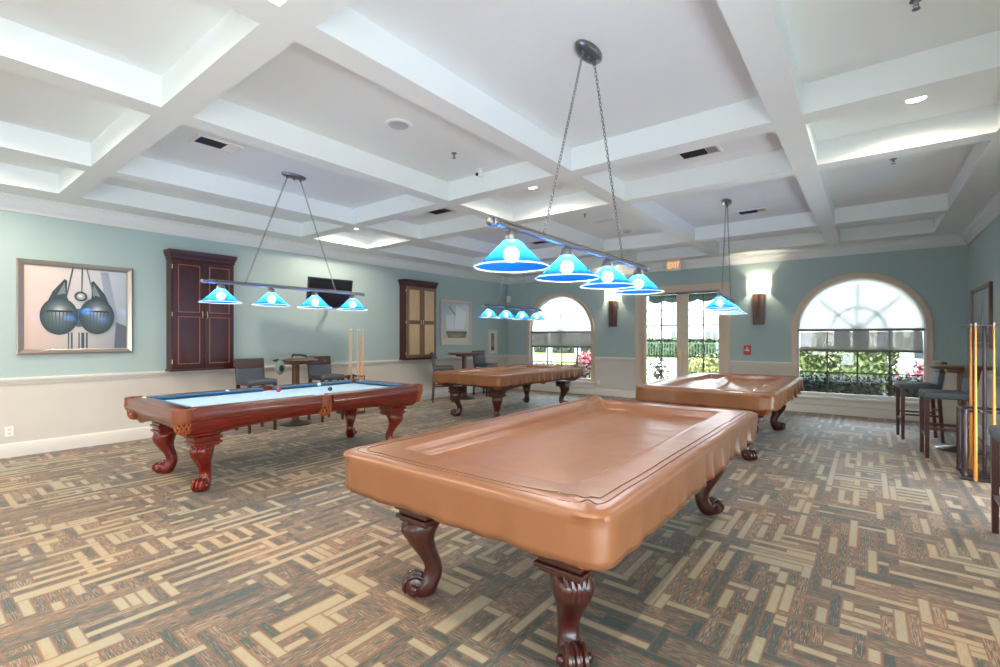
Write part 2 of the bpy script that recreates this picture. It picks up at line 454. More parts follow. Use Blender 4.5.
for nm, (prof, m) in {'crown': (crown, M['crown']), 'rail': (rail, M['trim']), 'base': (base, M['trim'])}.items():
    L = sweep_wall(prof, (XL, YF), (XL, YB), (1, 0), m, 0, 1)
    R = sweep_wall(prof, (XR, YB), (XR, YF), (-1, 0), m, 1, 0)
    if nm != 'crown':
        R = MB()
        for p, q in zip([YB] + [a for a, b in FILL_RIGHT[::-1]], [b for a, b in FILL_RIGHT[::-1]] + [YF]):
            r_ = sweep_wall(prof, (XR, p), (XR, q), (-1, 0), m, 1 if p == YB else 0, 0); R.add(r_.v, r_.f, m)
    if nm == 'crown':
        B = sweep_wall(prof, (XL, YB), (XR, YB), (0, -1), m)
        struct(L.build('trim_1')); struct(B.build('trim_2')); struct(R.build('trim_3'))
    else:
        segs = [(XL, W1X - 1.035), (W1X + 1.035, DX0 - .125), (DX1 + .125, W2X - 1.035), (W2X + 1.035, XR)]
        if nm == 'base': segs = [(XL, DX0 - .125), (DX1 + .125, XR)]
        B = MB()
        for a, b in segs:
            q = sweep_wall(prof, (a, YB), (b, YB), (0, -1), m, 1 if a == XL else 0, 1 if b == XR else 0)
            B.add(q.v, q.f, m)
        if nm == 'rail': struct(L.build('trim_4')); struct(B.build('trim_5')); struct(R.build('trim_6'))
        else: struct(L.build('baseboard_left')); struct(B.build('baseboard_back')); struct(R.build('baseboard_right'))

# ------------------------------------------------------------------ arched windows
def arch_ring(cx, r0, r1, zb, zs, y0, y1, m, mb, n=48):
    o = arch(cx, r1, zb, zs, n); i = arch(cx, r0, zb, zs, n)
    # casing without the bottom: legs + arch
    rings = []
    po = [(cx + r1, zb)] + [(cx + r1 * math.cos(PI * k / n), zs + r1 * math.sin(PI * k / n)) for k in range(n + 1)] + [(cx - r1, zb)]
    pi = [(cx + r0, zb)] + [(cx + r0 * math.cos(PI * k / n), zs + r0 * math.sin(PI * k / n)) for k in range(n + 1)] + [(cx - r0, zb)]
    for a, b in zip(po, pi): rings.append([(a[0], y0, a[1]), (b[0], y0, b[1]), (b[0], y1, b[1]), (a[0], y1, a[1])])
    mb.loft(rings, m, smooth=False)
def arch_window(idx, cx):
    root = bpy.data.objects.new('window_%d' % idx, None); COL.objects.link(root); root.location = (cx, YB, 0); struct(root)
    mb = MB(); arch_ring(0, WR - .012, 1.03, .30, WZ, -.035, .0, M['casing'], mb); arch_ring(0, WR - .012, WR + .015, .30, WZ, -.05, -.03, M['casing'], mb)
    arch_ring(0, 1.0, 1.034, .30, WZ, -.045, -.03, M['casing'], mb)
    mb.build('casing', root)
    mb = MB(); arch_ring(0, WR - .032, WR - .001, .34, WZ, .09, .16, M['whiteframe'], mb); mb.box((-WR + .01, .09, .33), (WR - .01, .16, .385), M['whiteframe'])
    mb.box((-WR + .04, .09, WZ - .03), (WR - .04, .15, WZ + .02), M['whiteframe'])
    mb.build('window_frame', root)
    # sill + apron under it
    mb = MB(); mb.box((-1.08, -.075, .275), (1.08, .19, .327), M['trim'], bev=.01); mb.box((-1.03, -.03, .185), (1.03, 0, .275), M['trim'])
    mb.box((-1.03, -.045, .168), (1.03, 0, .187), M['trim'])
    mb.build('window_sill', root)
    mb = MB()
    for x in (-.465, .0, .465): mb.box((x - .013, .11, .385), (x + .013, .14, WZ - .02), M['muntin'])
    for z in (.785, 1.19): mb.box((-WR + .04, .112, z - .012), (WR - .04, .138, z + .012), M['muntin'])
    mb.build('muntin_grid', root)
    mb = MB()
    for k in range(1, 4):
        a = PI * k / 4; mb.rod((.06 * math.cos(a), .125, WZ + .06 * math.sin(a)), (.87 * math.cos(a), .125, WZ + .87 * math.sin(a)), .012, M['muntin'], 6)
    mb.tube([(.42 * math.cos(PI * k / 24), .125, WZ + .42 * math.sin(PI * k / 24)) for k in range(25)], .012, M['muntin'], 6)
    mb.tube([(.07 * math.cos(PI * k / 12), .125, WZ + .07 * math.sin(PI * k / 12)) for k in range(13)], .02, M['muntin'], 6)
    mb.build('sunburst_muntins', root)
    V, F = prism2d(arch(0, WR - .03, .36, WZ), [], .006, lambda u, v, w: (u, .122 + w, v))
    MB().add(V, F, M['glass']).build('pane', root)
    # blinds
    a = thing('arch_shade', None, 'window shade', (cx, YB + .06, WZ))
    V, F = prism2d([((WR - .03) * math.cos(PI * k / 40), (WR - .03) * math.sin(PI * k / 40)) for k in range(41)], [], .004, lambda u, v, w: (u, w, v))
    MB().add(V, F, M['arch_fabric']).build('fabric', a)
    mb = MB(); mb.box((-WR + .02, -.03, -.035), (WR - .02, .02, .012), M['hem'], bev=.008); mb.build('headrail', a)
    r = thing('roller_shade', None, 'window shade', (cx, YB + .065, 1.2))
    mb = MB(); mb.box((-WR + .05, -.002, .02), (WR - .05, .002, .36), M['mesh_fabric']); mb.build('fabric', r)
    mb = MB(); mb.box((-WR + .04, -.012, -.02), (WR - .04, .012, .025), M['hem'], bev=.006); mb.build('hem_bar', r)
    return a, r
a, r = arch_window(1, W1X)
tag(a, 'white half-round fabric shade filling the arch of the left window'); tag(r, 'grey mesh roller shade half lowered in the left arched window')
a, r = arch_window(2, W2X)
tag(a, 'white half-round fabric shade filling the arch of the right window'); tag(r, 'grey mesh roller shade half lowered in the right arched window')

# ------------------------------------------------------------------ french door
def french_door():
    root = bpy.data.objects.new('door_1', None); COL.objects.link(root); root.location = (0, YB, 0); struct(root)
    mb = MB()
    for x0, x1 in ((DX0 - .125, DX0 + .004), (DX1 - .004, DX1 + .125)): mb.box((x0, -.04, 0), (x1, 0, DZ + .12), M['casing']); mb.box((x0 + .015, -.052, 0), (x1 - .02, -.038, DZ + .1), M['casing'])
    mb.box((DX0 - .125, -.04, DZ - .004), (DX1 + .125, 0, DZ + .12), M['casing']); mb.box((DX0 - .13, -.055, DZ + .1), (DX1 + .13, 0, DZ + .125), M['casing'])
    for x0, x1 in ((DX0, DX0 + .035), (DX1 - .035, DX1)): mb.box((x0, 0, 0), (x1, .2, DZ), M['casing'])
    mb.box((DX0, 0, DZ - .03), (DX1, .2, DZ), M['casing'])
    mb.build('door_frame', root)
    xm = (DX0 + DX1) / 2 + .03
    for k, (a, b) in enumerate(((DX0 + .038, xm - .003), (xm + .003, DX1 - .038))):
        gl0 = a + .075 if k == 0 else a + .125; gl1 = b - .125 if k == 0 else b - .075
        mb = MB(); y0, y1 = .05, .095; zt = DZ - .035
        mb.box((a, y0, .012), (gl0, y1, zt), M['doorpaint']); mb.box((gl1, y0, .012), (b, y1, zt), M['doorpaint'])
        mb.box((gl0, y0, .012), (gl1, y1, .32), M['doorpaint']); mb.box((gl0, y0, 2.43), (gl1, y1, zt), M['doorpaint'])
        mb.box((gl0 + .04, y0 - .012, .06), (gl1 - .04, y0 + .002, .27), M['doorpaint'], bev=.008)
        lf = mb.build('door_leaf', root)
        mb = MB(); xc = (gl0 + gl1) / 2
        mb.box((xc - .011, y0 + .005, .32), (xc + .011, y1 - .005, 2.43), M['muntin'])
        for q in range(1, 6): z = .32 + (2.11) * q / 6; mb.box((gl0, y0 + .006, z - .012), (gl1, y1 - .006, z + .012), M['muntin'])
        mb.build('muntin_grid', lf)
        MB().box((gl0, .07, .32), (gl1, .076, 2.43), M['glass']).build('pane', lf)
        hx = b - .055 if k == 0 else a + .055
        mb = MB(); mb.box((hx - .02, y0 - .008, .93), (hx + .02, y0 + .001, 1.16), M['brass'], bev=.004)
        mb.rod((hx, y0 - .05, 1.03), (hx, y0, 1.03), .01, M['brass']); mb.rod((hx, y0 - .05, 1.03), (hx + (-.1 if k == 0 else .1), y0 - .05, 1.03), .009, M['brass'])
        mb.build('handle', lf)
    mb = MB(); mb.box((DX0 + .1, -.01, DZ - .075), (DX1 - .06, .03, DZ - .035), M['darkmetal']); mb.build('door_closer_bar', root)
    for z in (1.0, 2.2): pass
french_door()

for k, (a, b) in enumerate(FILL_RIGHT):  # unseen right-wall windows, added as a fill source
    mb = MB()
    for y in (a, (a + b) / 2 - .03, b - .06): mb.box((XR + .06, y, .05), (XR + .14, y + .06, 1.5), M['whiteframe'])
    for z in (.05, .75, 1.44): mb.box((XR + .06, a, z), (XR + .14, b, z + .06), M['whiteframe'])
    struct(mb.build('window_%d' % (k + 5)))
# plain sashes of the unseen front windows, added for fill light
for k, (a, b) in enumerate(FILL_FRONT):
    mb = MB()
    for x in (a, (a + b) / 2 - .03, b - .06): mb.box((x, YF - .14, .05), (x + .06, YF - .06, 1.4), M['whiteframe'])
    for z in (.05, .7, 1.34): mb.box((a, YF - .14, z), (b, YF - .06, z + .06), M['whiteframe'])
    struct(mb.build('window_%d' % (k + 3)))

# ------------------------------------------------------------------ pool table
def superring(cx, cy, z, wt, wr, ang, n=28, p=2.8, ridge=0.0, k=9):
    out = []
    for i in range(n):
        a = 2 * PI * i / n; c, s = math.cos(a), math.sin(a)
        q = (abs(c) ** p + abs(s) ** p) ** (-1 / p)
        q *= 1 + ridge * (1 if math.cos(k * a) > 0 else -.6) * (.5 + .5 * abs(c))
        r = q * c * wr / 2; t = q * s * wt / 2
        out.append((cx + r * math.cos(ang) - t * math.sin(ang), cy + r * math.sin(ang) + t * math.cos(ang), z))
    return out
def leg_mesh(sx, sy, m):
    mb = MB(); cx, cy = sx * .465, sy * 1.13; ang = math.atan2(sy, sx)
    dx, dy = math.cos(ang), math.sin(ang)
    rows = [(.44, -.005, .165, .165, 0), (.425, .004, .175, .18, .0), (.41, .018, .185, .195, .03), (.385, .034, .188, .195, .045), (.345, .036, .178, .165, .05),
            (.305, .026, .158, .138, .045), (.265, .008, .135, .118, .035), (.225, -.014, .115, .105, .02), (.185, -.034, .10, .098, 0), (.15, -.043, .094, .098, 0),
            (.115, -.038, .096, .105, 0), (.085, -.018, .105, .125, .02), (.055, .008, .115, .15, .03), (.03, .014, .112, .14, .03), (.008, .012, .09, .105, 0), (.0, .012, .08, .09, 0)]
    rr = [superring(cx + o * dx, cy + o * dy, z, wt, wr, ang, ridge=rg) for z, o, wt, wr, rg in rows]
    mb.loft(rr, m)
    # scrolled toe and side volutes
    tx, ty = -dy, dx
    c = Vector((cx + .062 * dx, cy + .062 * dy, .058))
    mb.tube([(c + Vector((tx, ty, 0)) * q)[:] for q in (-.058, -.05, -.03, 0, .03, .05, .058)], [.026, .049, .056, .058, .056, .049, .026], m, 14)
    for q in (-.06, .06):
        mb.sphere((c + Vector((tx, ty, 0)) * q)[:], .024, m, 10)
    for q in (-.036, 0, .036):
        mb.tube([(c + Vector((tx, ty, 0)) * q + Vector((dx, dy, 0)) * (.06 * math.cos(a)) + Vector((0, 0, .06 * math.sin(a))))[:] for a in (-.6, -.1, .4, .9, 1.4, 1.9, 2.4)], [.005, .012, .014, .013, .012, .009, .004], m, 6)
    # knee leaf: raised acanthus ribs on the outer face
    for q in (-.055, -.028, 0, .028, .055):
        pts = []
        for t in range(7):
            u = t / 6; z = .435 - .2 * u; o = [.112, .126, .128, .112, .09, .066, .042][t]
            pts.append((cx + dx * (o - abs(q) * .35) + tx * q * (1 - .55 * u), cy + dy * (o - abs(q) * .35) + ty * q * (1 - .55 * u), z))
        mb.tube(pts, [.006, .012, .013, .012, .010, .008, .003], m, 6)
    # square cap mouldings
    for h, z0, z1 in ((.105, .42, .44), (.122, .44, .462), (.108, .462, .488), (.125, .488, .515), (.112, .515, .54)):
        mb.box((cx - h, cy - h, z0), (cx + h, cy + h, z1), m, bev=.006)
    return mb

HX, HY = .752, 1.45
def pool_table(label, cov):
    wood = M['mahogdark'] if cov else M['mahog']
    root = thing('pool_table', label, 'pool table')
    # rails: two per long side, one per short side, stopping short of the pockets
    mb = MB()
    def rail_seg(a, b, ax, side):
        prof = [(0, .70), (.008, .695), (.03, .70), (.034, .725), (.022, .738), (.026, .775), (.018, .796), (.0, .80), (-.12, .80), (-.125, .70)]
        r0 = []; r1 = []
        for o, z in prof:
            if ax == 'y': X = side * (HX - .034 + o); r0.append((X, a, z)); r1.append((X, b, z))
            else: Y = side * (HY - .034 + o); r0.append((a, Y, z)); r1.append((b, Y, z))
        mb.loft([r0, r1], M['mahogdark'] if cov else M['railtop'], smooth=False)
    for s in (-1, 1):
        rail_seg(-HY + .1, -.075, 'y', s); rail_seg(.075, HY - .1, 'y', s); rail_seg(-HX + .1, HX - .1, 'x', s)
    mb.build('rail_frame', root)
    # ogee cabinet with an arched lower edge
    mb = MB(); prof = [(0, .05), (.1, .058), (.3, .058), (.55, .046), (.8, .022), (1, -.005)]
    nS = 24
    for side in range(4):
        rows = []
        for v, o in prof:
            hx = .668 + o; hy = 1.335 + o; row = []
            for k in range(nS + 1):
                s = -1 + 2 * k / nS
                zb = .55 + .055 * max(0.0, 1 - abs(s / .85) ** 3)
                z = .70 - (.70 - zb) * v
                if side == 0: row.append((hx, s * hy, z))
                elif side == 1: row.append((-hx, s * hy, z))
                elif side == 2: row.append((s * hx, hy, z))
                else: row.append((s * hx, -hy, z))
            rows.append(row)
        inner = [[(p[0] * .94, p[1] * .97, p[2]) for p in rows[-1]], [(p[0] * .9, p[1] * .95, .70) for p in rows[0]]]
        mb.loft(rows + inner, wood, closed=False, cap=False)
    # half-round mouldings under the rail and along the lower edge
    for sx in (-1, 1):
        mb.rod((sx * .718, -1.37, .69), (sx * .718, 1.37, .69), .012, wood); mb.rod((-.7, sx * 1.385, .69), (.7, sx * 1.385, .69), .012, wood)
        for pr, rr_ in (('y', 1.215), ('x', .525)):
            pts = []
            for k in range(nS + 1):
                s = -1 + 2 * k / nS; zb = .55 + .055 * max(0.0, 1 - abs(s / .85) ** 3)
                pts.append((sx * .660, s * 1.32, zb) if pr == 'y' else (s * .655, sx * 1.327, zb))
            mb.tube(pts, .011, wood, 6)
    mb.build('cabinet', root)
    for sx in (-1, 1):
        for sy in (-1, 1): leg_mesh(sx, sy, wood).build('leg', root)
    # slate and cloth
    MB().box((-.62, -1.31, .70), (.62, 1.31, .755), M['felt']).build('bed', root)
    def cushion(a, b, ax, side, m0, m1):
        prof = [(0, .757), (0, .798), (.05, .795), (.06, .782), (.03, .757)]; r0 = []; r1 = []
        e = HX - .154 if ax == 'y' else HY - .154
        for o, z in prof:
            if ax == 'y': r0.append((side * (e - o), a + o * m0, z)); r1.append((side * (e - o), b - o * m1, z))
            else: r0.append((a + o * m0, side * (e - o), z)); r1.append((b - o * m1, side * (e - o), z))
        MB().loft([r0, r1], M['cushion'], smooth=False).build('cushion', root)
    for s in (-1, 1):
        cushion(-HY + .2, -.06, 'y', s, 1, .4); cushion(.06, HY - .2, 'y', s, .4, 1); cushion(-HX + .2, HX - .2, 'x', s, 1, 1)
    # leather pockets with nets
    for px, py, ang, R in ((HX - .1, HY - .1, PI / 4, .085), (-HX + .1, HY - .1, 3 * PI / 4, .085), (-HX + .1, -HY + .1, 5 * PI / 4, .085), (HX - .1, -HY + .1, 7 * PI / 4, .085),
                           (HX - .075, 0, 0, .07), (-HX + .075, 0, PI, .07)):
        T = rot(ang, (px, py, 0)); mb = MB(); rows = []
        span = 1.9 if R > .08 else 1.5
        for z, rr_ in ((.803, R - .03), (.806, R - .005), (.80, R + .012), (.77, R + .008), (.72, R + .012), (.68, R + .0)):
            rows.append([(rr_ * math.cos(-span + 2 * span * k / 20) + .012, rr_ * math.sin(-span + 2 * span * k / 20) , z - (0 if z > .7 else .03 * (1 - abs(k - 10) / 10.0) - .02)) for k in range(21)])
        inner = [[(p[0] * .88, p[1] * .88, p[2]) for p in rows[-1]], [(p[0] * .88, p[1] * .88, p[2]) for p in rows[1]]]
        mb.loft(rows + inner, M['leather'], closed=False, cap=False, T=T)
        pk = mb.build('pocket', root)
        mb = MB(); pr = [(.068, .70), (.072, .66), (.066, .62), (.05, .588), (.02, .575)]
        for j in range(12):
            a0 = 2 * PI * j / 12
            for sg in (-1, 1): mb.tube([(r_ * math.cos(a0 + sg * k * .3) + .012, r_ * math.sin(a0 + sg * k * .3), z) for k, (r_, z) in enumerate(pr)], .0055, M['net'], 5, T=T)
        mb.tube([(.068 * math.cos(2 * PI * k / 20) + .012, .068 * math.sin(2 * PI * k / 20), .70) for k in range(20)], .007, M['net'], 5, closed=True, T=T)
        mb.lathe([(.0, .572), (.022, .574), (.024, .582), (0, .584)], M['leather'], 10, T=T @ Matrix.Translation((.012, 0, 0)))
        mb.build('net', pk)
    return root
tb = pool_table('uncovered red mahogany pool table with light blue felt and carved legs', False)
tb.location = (-5.475, 2.98, 0); tb.scale = (1.008, 1.008, 1.018)
t1 = pool_table('carved dark wood pool table under the nearest brown cover', True); t1.location = (-1.515, 3.0, 0)
t2 = copy_tree(t1, loc=(-5.55, 7.6, 0), label='carved dark wood pool table under the cover, beyond the blue felt table')
t3 = copy_tree(t1, loc=(-1.6, 7.4, 0), label='carved dark wood pool table under the cover in front of the glass door')

# ------------------------------------------------------------------ table covers
def rr_outline(hx, hy, r, N):
    r = max(.004, min(r, hx * .99, hy * .99)); pts = []
    segs = [((hx, -hy + r), (hx, hy - r)), None, ((hx - r, hy), (-hx + r, hy)), None, ((-hx, hy - r), (-hx, -hy + r)), None, ((-hx + r, -hy), (hx - r, -hy)), None]
    nl, ns, nc = N['l'], N['s'], N['c']
    cs = [(hx - r, hy - r, 0), (-hx + r, hy - r, PI / 2), (-hx + r, -hy + r, PI), (hx - r, -hy + r, 3 * PI / 2)]
    for k in range(4):
        (a, b), n = segs[2 * k], (nl if k % 2 == 0 else ns)
        for i in range(n): t = i / n; pts.append((a[0] + (b[0] - a[0]) * t, a[1] + (b[1] - a[1]) * t))
        cx, cy, a0 = cs[k]
        for i in range(nc): a = a0 + PI / 2 * i / nc; pts.append((cx + r * math.cos(a), cy + r * math.sin(a)))
    return pts
def table_cover(label, loc, seed, folds, hem=.628, wave=(.012, .012, .012, .012), flare=.0, lift=None):
    N = {'l': 90, 's': 50, 'c': 14}; hx0, hy0 = .785, 1.478
    root = thing('table_cover', label, 'table cover', loc, 0, 'brown covers on the pool tables')
    def seg(p, a, b):
        p, a, b = Vector(p), Vector(a), Vector(b); d = b - a; t = max(0, min(1, (p - a).dot(d) / d.length_squared))
        return (p - (a + d * t)).length, t
    def bumps(x, y):
        h = .004 * noise.noise(Vector((x * 3, y * 3, seed))) + .0025 * noise.noise(Vector((x * 9, y * 9, seed + 5)))
        for (a, b, hh, w, taper) in folds:
            d, t = seg((x, y), a, b)
            h += hh * math.exp(-(d / w) ** 2) * (1 - taper * t)
        return h
    prof = []                       # (inset, z, on_top)
    rings = []
    out0 = rr_outline(hx0, hy0, .10, N)
    n = len(out0)
    side_of = [0 if abs(p[0]) >= hx0 - .11 and p[0] > 0 else 2 if abs(p[0]) >= hx0 - .11 else 1 if p[1] > 0 else 3 for p in out0]
    for u in (1.0, .85, .7, .55, .4, .25, .12):          # skirt from the hem up
        ring = []
        for i, (x, y) in enumerate(out0):
            s = side_of[i]; w = wave[s]; t = (y if s in (0, 2) else x); w *= .3 + .7 * min(1, max(0, (y + 1.3) / 1.8)) if s == 0 else 1
            ph = 9.5 * t + seed + s * 2
            f = math.sin(2.2 * ph + 1.7 * math.sin(ph * .7)) + .5 * math.sin(4.7 * ph)
            l = math.hypot(x / hx0, y / hy0); nx_, ny_ = (1, 0) if s == 0 else (-1, 0) if s == 2 else (0, 1) if s == 1 else (0, -1)
            q = .014 + flare * u + w * f * u ** 1.3
            z = .812 - (.812 - hem - .5 * w * math.sin(ph * 1.3 + 1) - w * .6 * math.sin(ph * 3.1)) * u
            ring.append((x + nx_ * q, y + ny_ * q, z))
        rings.append(ring)
    for ins, z in ((-.014, .812), (-.008, .822), (.008, .830), (.03, .832), (.06, .832), (.09, .831), (.13, .831), (.18, .830), (.22, .829), (.245, .826), (.258, .815), (.266, .796), (.276, .778), (.292, .769), (.31, .766)):
        o = rr_outline(hx0 - ins, hy0 - ins, max(.02, .10 - ins * .3), N)
        rings.append([(x, y, z + (bumps(x, y) if ins > .0 else 0)) for x, y in o])
    ins = .335
    while ins < hx0 - .02:
        o = rr_outline(hx0 - ins, hy0 - ins, max(.02, .06 - ins * .08), N)
        rings.append([(x, y, .766 + bumps(x, y)) for x, y in o]); ins += .033
    mb = MB(); mb.loft(rings, M['cover'], cap=False); k = len(mb.v)
    mb.f.append(list(range(k - n, k))); mb.mi.append(0); mb.sm.append(True)
    cl = mb.build('cloth', root, fix=False)
    sd = cl.modifiers.new('thickness', 'SOLIDIFY'); sd.thickness = .003; sd.offset = -1
    # stitched seams
    mb = MB()
    for ins in (.045, .082):
        o = rr_outline(hx0 - ins, hy0 - ins, .09, N)
        mb.tube([(x, y, .8325 + bumps(x, y)) for x, y in o], .0022, M['seam'], 5, closed=True)
    mb.build('seam', root)
    return root
table_cover('nearest and largest-looking brown cover, smooth with a stitched double seam', (-1.515, 3.0, 0), 1.0,
            [((-.62, 1.32), (-.35, .95), .030, .035, .8), ((-.70, 1.40), (-.6, 1.3), .028, .05, .0), ((-.5, 1.38), (-.1, 1.05), .014, .022, .9), ((-.66, 1.1), (-.5, .9), .012, .03, .5),
             ((.70, -1.42), (.44, -1.33), .020, .022, .4), ((.68, -1.36), (.50, -1.12), .012, .028, .6), ((.56, -1.40), (.3, -1.36), .012, .02, .6)], wave=(.014, .006, .006, .004))
table_cover('crumpled brown cover with gathered folds at its window end, beyond the blue table', (-5.55, 7.6, 0), 2.0,
            [((.68, 1.3), (.1, .2), .03, .04, .7), ((.7, .6), (.1, -.3), .028, .035, .6), ((.6, 1.38), (-.3, .9), .035, .05, .6), ((.7, -.2), (.3, -.6), .02, .035, .6), ((-.3, 1.3), (-.5, .2), .02, .05, .5)],
            wave=(.022, .018, .008, .006), hem=.635)
table_cover('brown cover humped into a peaked shiny fold, in front of the glass door', (-1.6, 7.4, 0), 4.0,
            [((-.15, .5), (.55, -1.1), .045, .075, .4), ((-.15, .5), (-.7, -.5), .028, .26, .4), ((-.1, .55), (.4, 1.3), .022, .09, .5), ((.1, .1), (.62, -.5), .02, .05, .3)],
            wave=(.024, .012, .008, .006), hem=.635)

# ------------------------------------------------------------------ balls
def ball(name, label, x, y, col):
    mb = MB(); mb.sphere((0, 0, .0285), .0285, P('ball_' + name, col, .12, coat=.5), 20)
    o = mb.build('billiard_ball'); o.location = (x, y, .769); tag(o, label, 'ball', 'balls on the blue table')
ball('white', 'white ball on the blue felt, near the left end', -6.06, 2.49, (.85, .82, .74))
ball('ivory', 'pale ivory ball in the far left corner of blue table', -6.05, 1.66, (.8, .76, .55))
ball('red', 'red ball near the side pocket on blue felt', -5.82, 2.99, (.55, .03, .05))
ball('slate', 'dark slate-blue ball right of the red one on blue felt', -5.40, 3.44, (.03, .07, .12))
ball('sky', 'pale sky-blue ball beside the far cushion of blue table', -6.03, 3.67, (.55, .8, .9))
ball('yellow', 'yellow ball near the far right corner pocket, blue felt', -5.95, 4.30, (.75, .68, .2))

# ------------------------------------------------------------------ pool lights
def chain(mb, a, b, m, link=.034):
    a, b = Vector(a), Vector(b); d = (b - a); n = max(4, int(d.length / (link * .72))); d.normalize()
    q = d.to_track_quat('Z', 'Y')
    for i in range(n):
        c = a.lerp(b, (i + .5) / n); R = q.to_matrix().to_4x4() @ Matrix.Rotation(PI / 2 * (i % 2), 4, 'Z')
        T = Matrix.Translation(c) @ R
        pts = [(.0085 * math.cos(2 * PI * k / 8), 0, link / 2 * math.sin(2 * PI * k / 8)) for k in range(8)]
        mb.tube(pts, .0028, m, 4, closed=True, T=T)
def pool_light(label, loc, barL, sp, shadeR=.205):
    root = thing('pool_table_light', label, 'hanging light', loc, 0, 'four-shade lights over the pool tables')
    zb = 2.035; mb = MB()                                         # everything below is relative to the floor point
    rows = []
    for s_, z in ((1.0, ZC), (1.0, ZC - .02), (.9, ZC - .032), (.5, ZC - .038)):
        rows.append([(.065 * s_ * math.cos(2 * PI * k / 32), .15 * s_ * math.sin(2 * PI * k / 32), z) for k in range(32)])
    mb.loft(rows, M['canopy']); 
    for y in (-.085, 0, .085): mb.lathe([(.013, ZC - .04), (.013, ZC - .055), (.006, ZC - .062), (0, ZC - .062)], M['darkmetal'], 10, T=Matrix.Translation((0, y, 0)))
    mb.build('canopy', root)
    for s in (-1, 1):
        mb = MB(); chain(mb, (0, s * .085, ZC - .055), (0, s * .56, zb + .03), M['metal']); mb.build('chain', root)
    mb = MB(); mb.rod((0, -barL / 2, zb), (0, barL / 2, zb), .0135, M['metal'], 14); mb.rod((.0, -barL / 2 + .03, zb + .022), (0, barL / 2 - .03, zb + .022), .006, M['metal'], 8)
    for s in (-1, 1):
        for k in range(2): mb.lathe([(.0, -.01), (.018, -.008), (.02, 0), (.018, .008), (0, .01)], M['metal'], 12, T=Matrix.Translation((0, s * (barL / 2 - .04 - .05 * k), zb)) @ Matrix.Rotation(PI / 2, 4, 'X'))
        mb.tube([(0, s * .56 + .012 * math.cos(2 * PI * k / 10), zb + .025 + .012 * math.sin(2 * PI * k / 10)) for k in range(10)], .004, M['metal'], 5, closed=True)
    mb.build('bar', root)
    for s in (-1, 1):
        mb = MB(); mb.sphere((0, s * (barL / 2 + .012), zb), .024, M['metal'], 14); mb.lathe([(.017, 0), (.022, .01), (.014, .02)], M['metal'], 12, T=Matrix.Translation((0, s * (barL / 2 - .02), zb)) @ Matrix.Rotation(-s * PI / 2, 4, 'X'))
        mb.build('finial', root)
    for k in range(4):
        y = (k - 1.5) * sp
        T = Matrix.Translation((0, y, 0))
        rim = 1.822; top = 1.968
        pr = [(.036, top), (.046, top - .006), (.08, top - .04), (.125, top - .085), (.172, rim + .02), (shadeR - .008, rim + .006)]
        mb = MB(); mb.lathe(pr, M['shade'], 36, T=T, cap=False); sh = mb.build('lamp_shade', root, fix=False)
        mb = MB(); mb.tube([((shadeR - .006) * math.cos(2 * PI * i / 36), y + (shadeR - .006) * math.sin(2 * PI * i / 36), rim + .003) for i in range(36)], .005, M['shaderim'], 6, closed=True)
        mb.build('rim', sh)
        mb = MB(); mb.lathe([(.014, zb - .008), (.014, 2.02), (.034, 2.01), (.04, 1.985), (.046, top - .004), (.03, top - .01), (.022, 1.955), (0, 1.955)], M['canopy'], 18, T=T)
        mb.build('socket', root)
        mb = MB(); mb.sphere((0, y, 1.892), .043, M['bulb'], 14, (1, 1, 1.0)); mb.build('bulb', sh)
    return root
pl = pool_light('four-shade blue glass hanging light, nearest, over the front covered table', (-1.5, 2.92, 0), 2.10, .59)
pool_light('four-shade blue glass hanging light over the uncovered blue felt table', (-5.45, 2.99, 0), 1.95, .545)
pool_light('small-looking four-shade blue glass hanging light before the left arched window', (-5.55, 7.62, 0), 1.9, .535)
pool_light('four-shade blue glass hanging light seen end-on before the glass door', (-1.60, 7.36, 0), 1.9, .535).rotation_euler = (0, 0, math.radians(6.5))

# ------------------------------------------------------------------ downlights and ceiling fittings
def downlight(x, y, label, power, warm=(1, .86, .68)):
    T = Matrix.Translation((x, y, 0)); mb = MB()
    mb.lathe([(.062, ZC - .001), (.085, ZC - .001), (.09, ZC - .006), (.085, ZC - .011), (.064, ZC - .008)], M['white'], 28, T=T, cap=False)
    if label:
        root = thing('recessed_light', label, 'ceiling light', (0, 0, 0), 0, 'recessed ceiling lights'); mb.build('trim_ring', root)
        MB().lathe([(0, ZC - .004), (.064, ZC - .004)], M['downlight'], 24, T=T, cap=False).build('lens', root)
    else:
        o = mb.build('downlight_ring', ceiling); MB().lathe([(0, ZC - .004), (.064, ZC - .004)], M['downlight'], 24, T=T, cap=False).build('downlight_lens', ceiling)
    ld = bpy.data.lights.new('downlight', 'SPOT'); ld.energy = power; ld.color = warm; ld.spot_size = math.radians(172); ld.spot_blend = .6; ld.shadow_soft_size = .06
    lo = bpy.data.objects.new('downlight_lamp', ld); COL.objects.link(lo); lo.location = (x, y, ZC - .03)
DLP = 80
downlight(.31, 5.14, 'bright recessed light in the coffer at the upper right', DLP)
downlight(-3.44, 5.11, 'bright recessed light in the coffer left of near chains', DLP)
downlight(-7.2, 5.13, 'bright recessed light in the small coffer by left wall', DLP * 1.1)
for cx, yy in ((-7.0, .42), (-5.27, .38), (-3.4, .30), (-1.5, .4), (.25, .68)): downlight(cx, yy, None, DLP)
for cx in (-7.0, -3.4, .25): downlight(cx, -1.5, None, DLP); downlight(cx, -4.5, None, DLP)  # unseen downlights added behind the camera for extra light

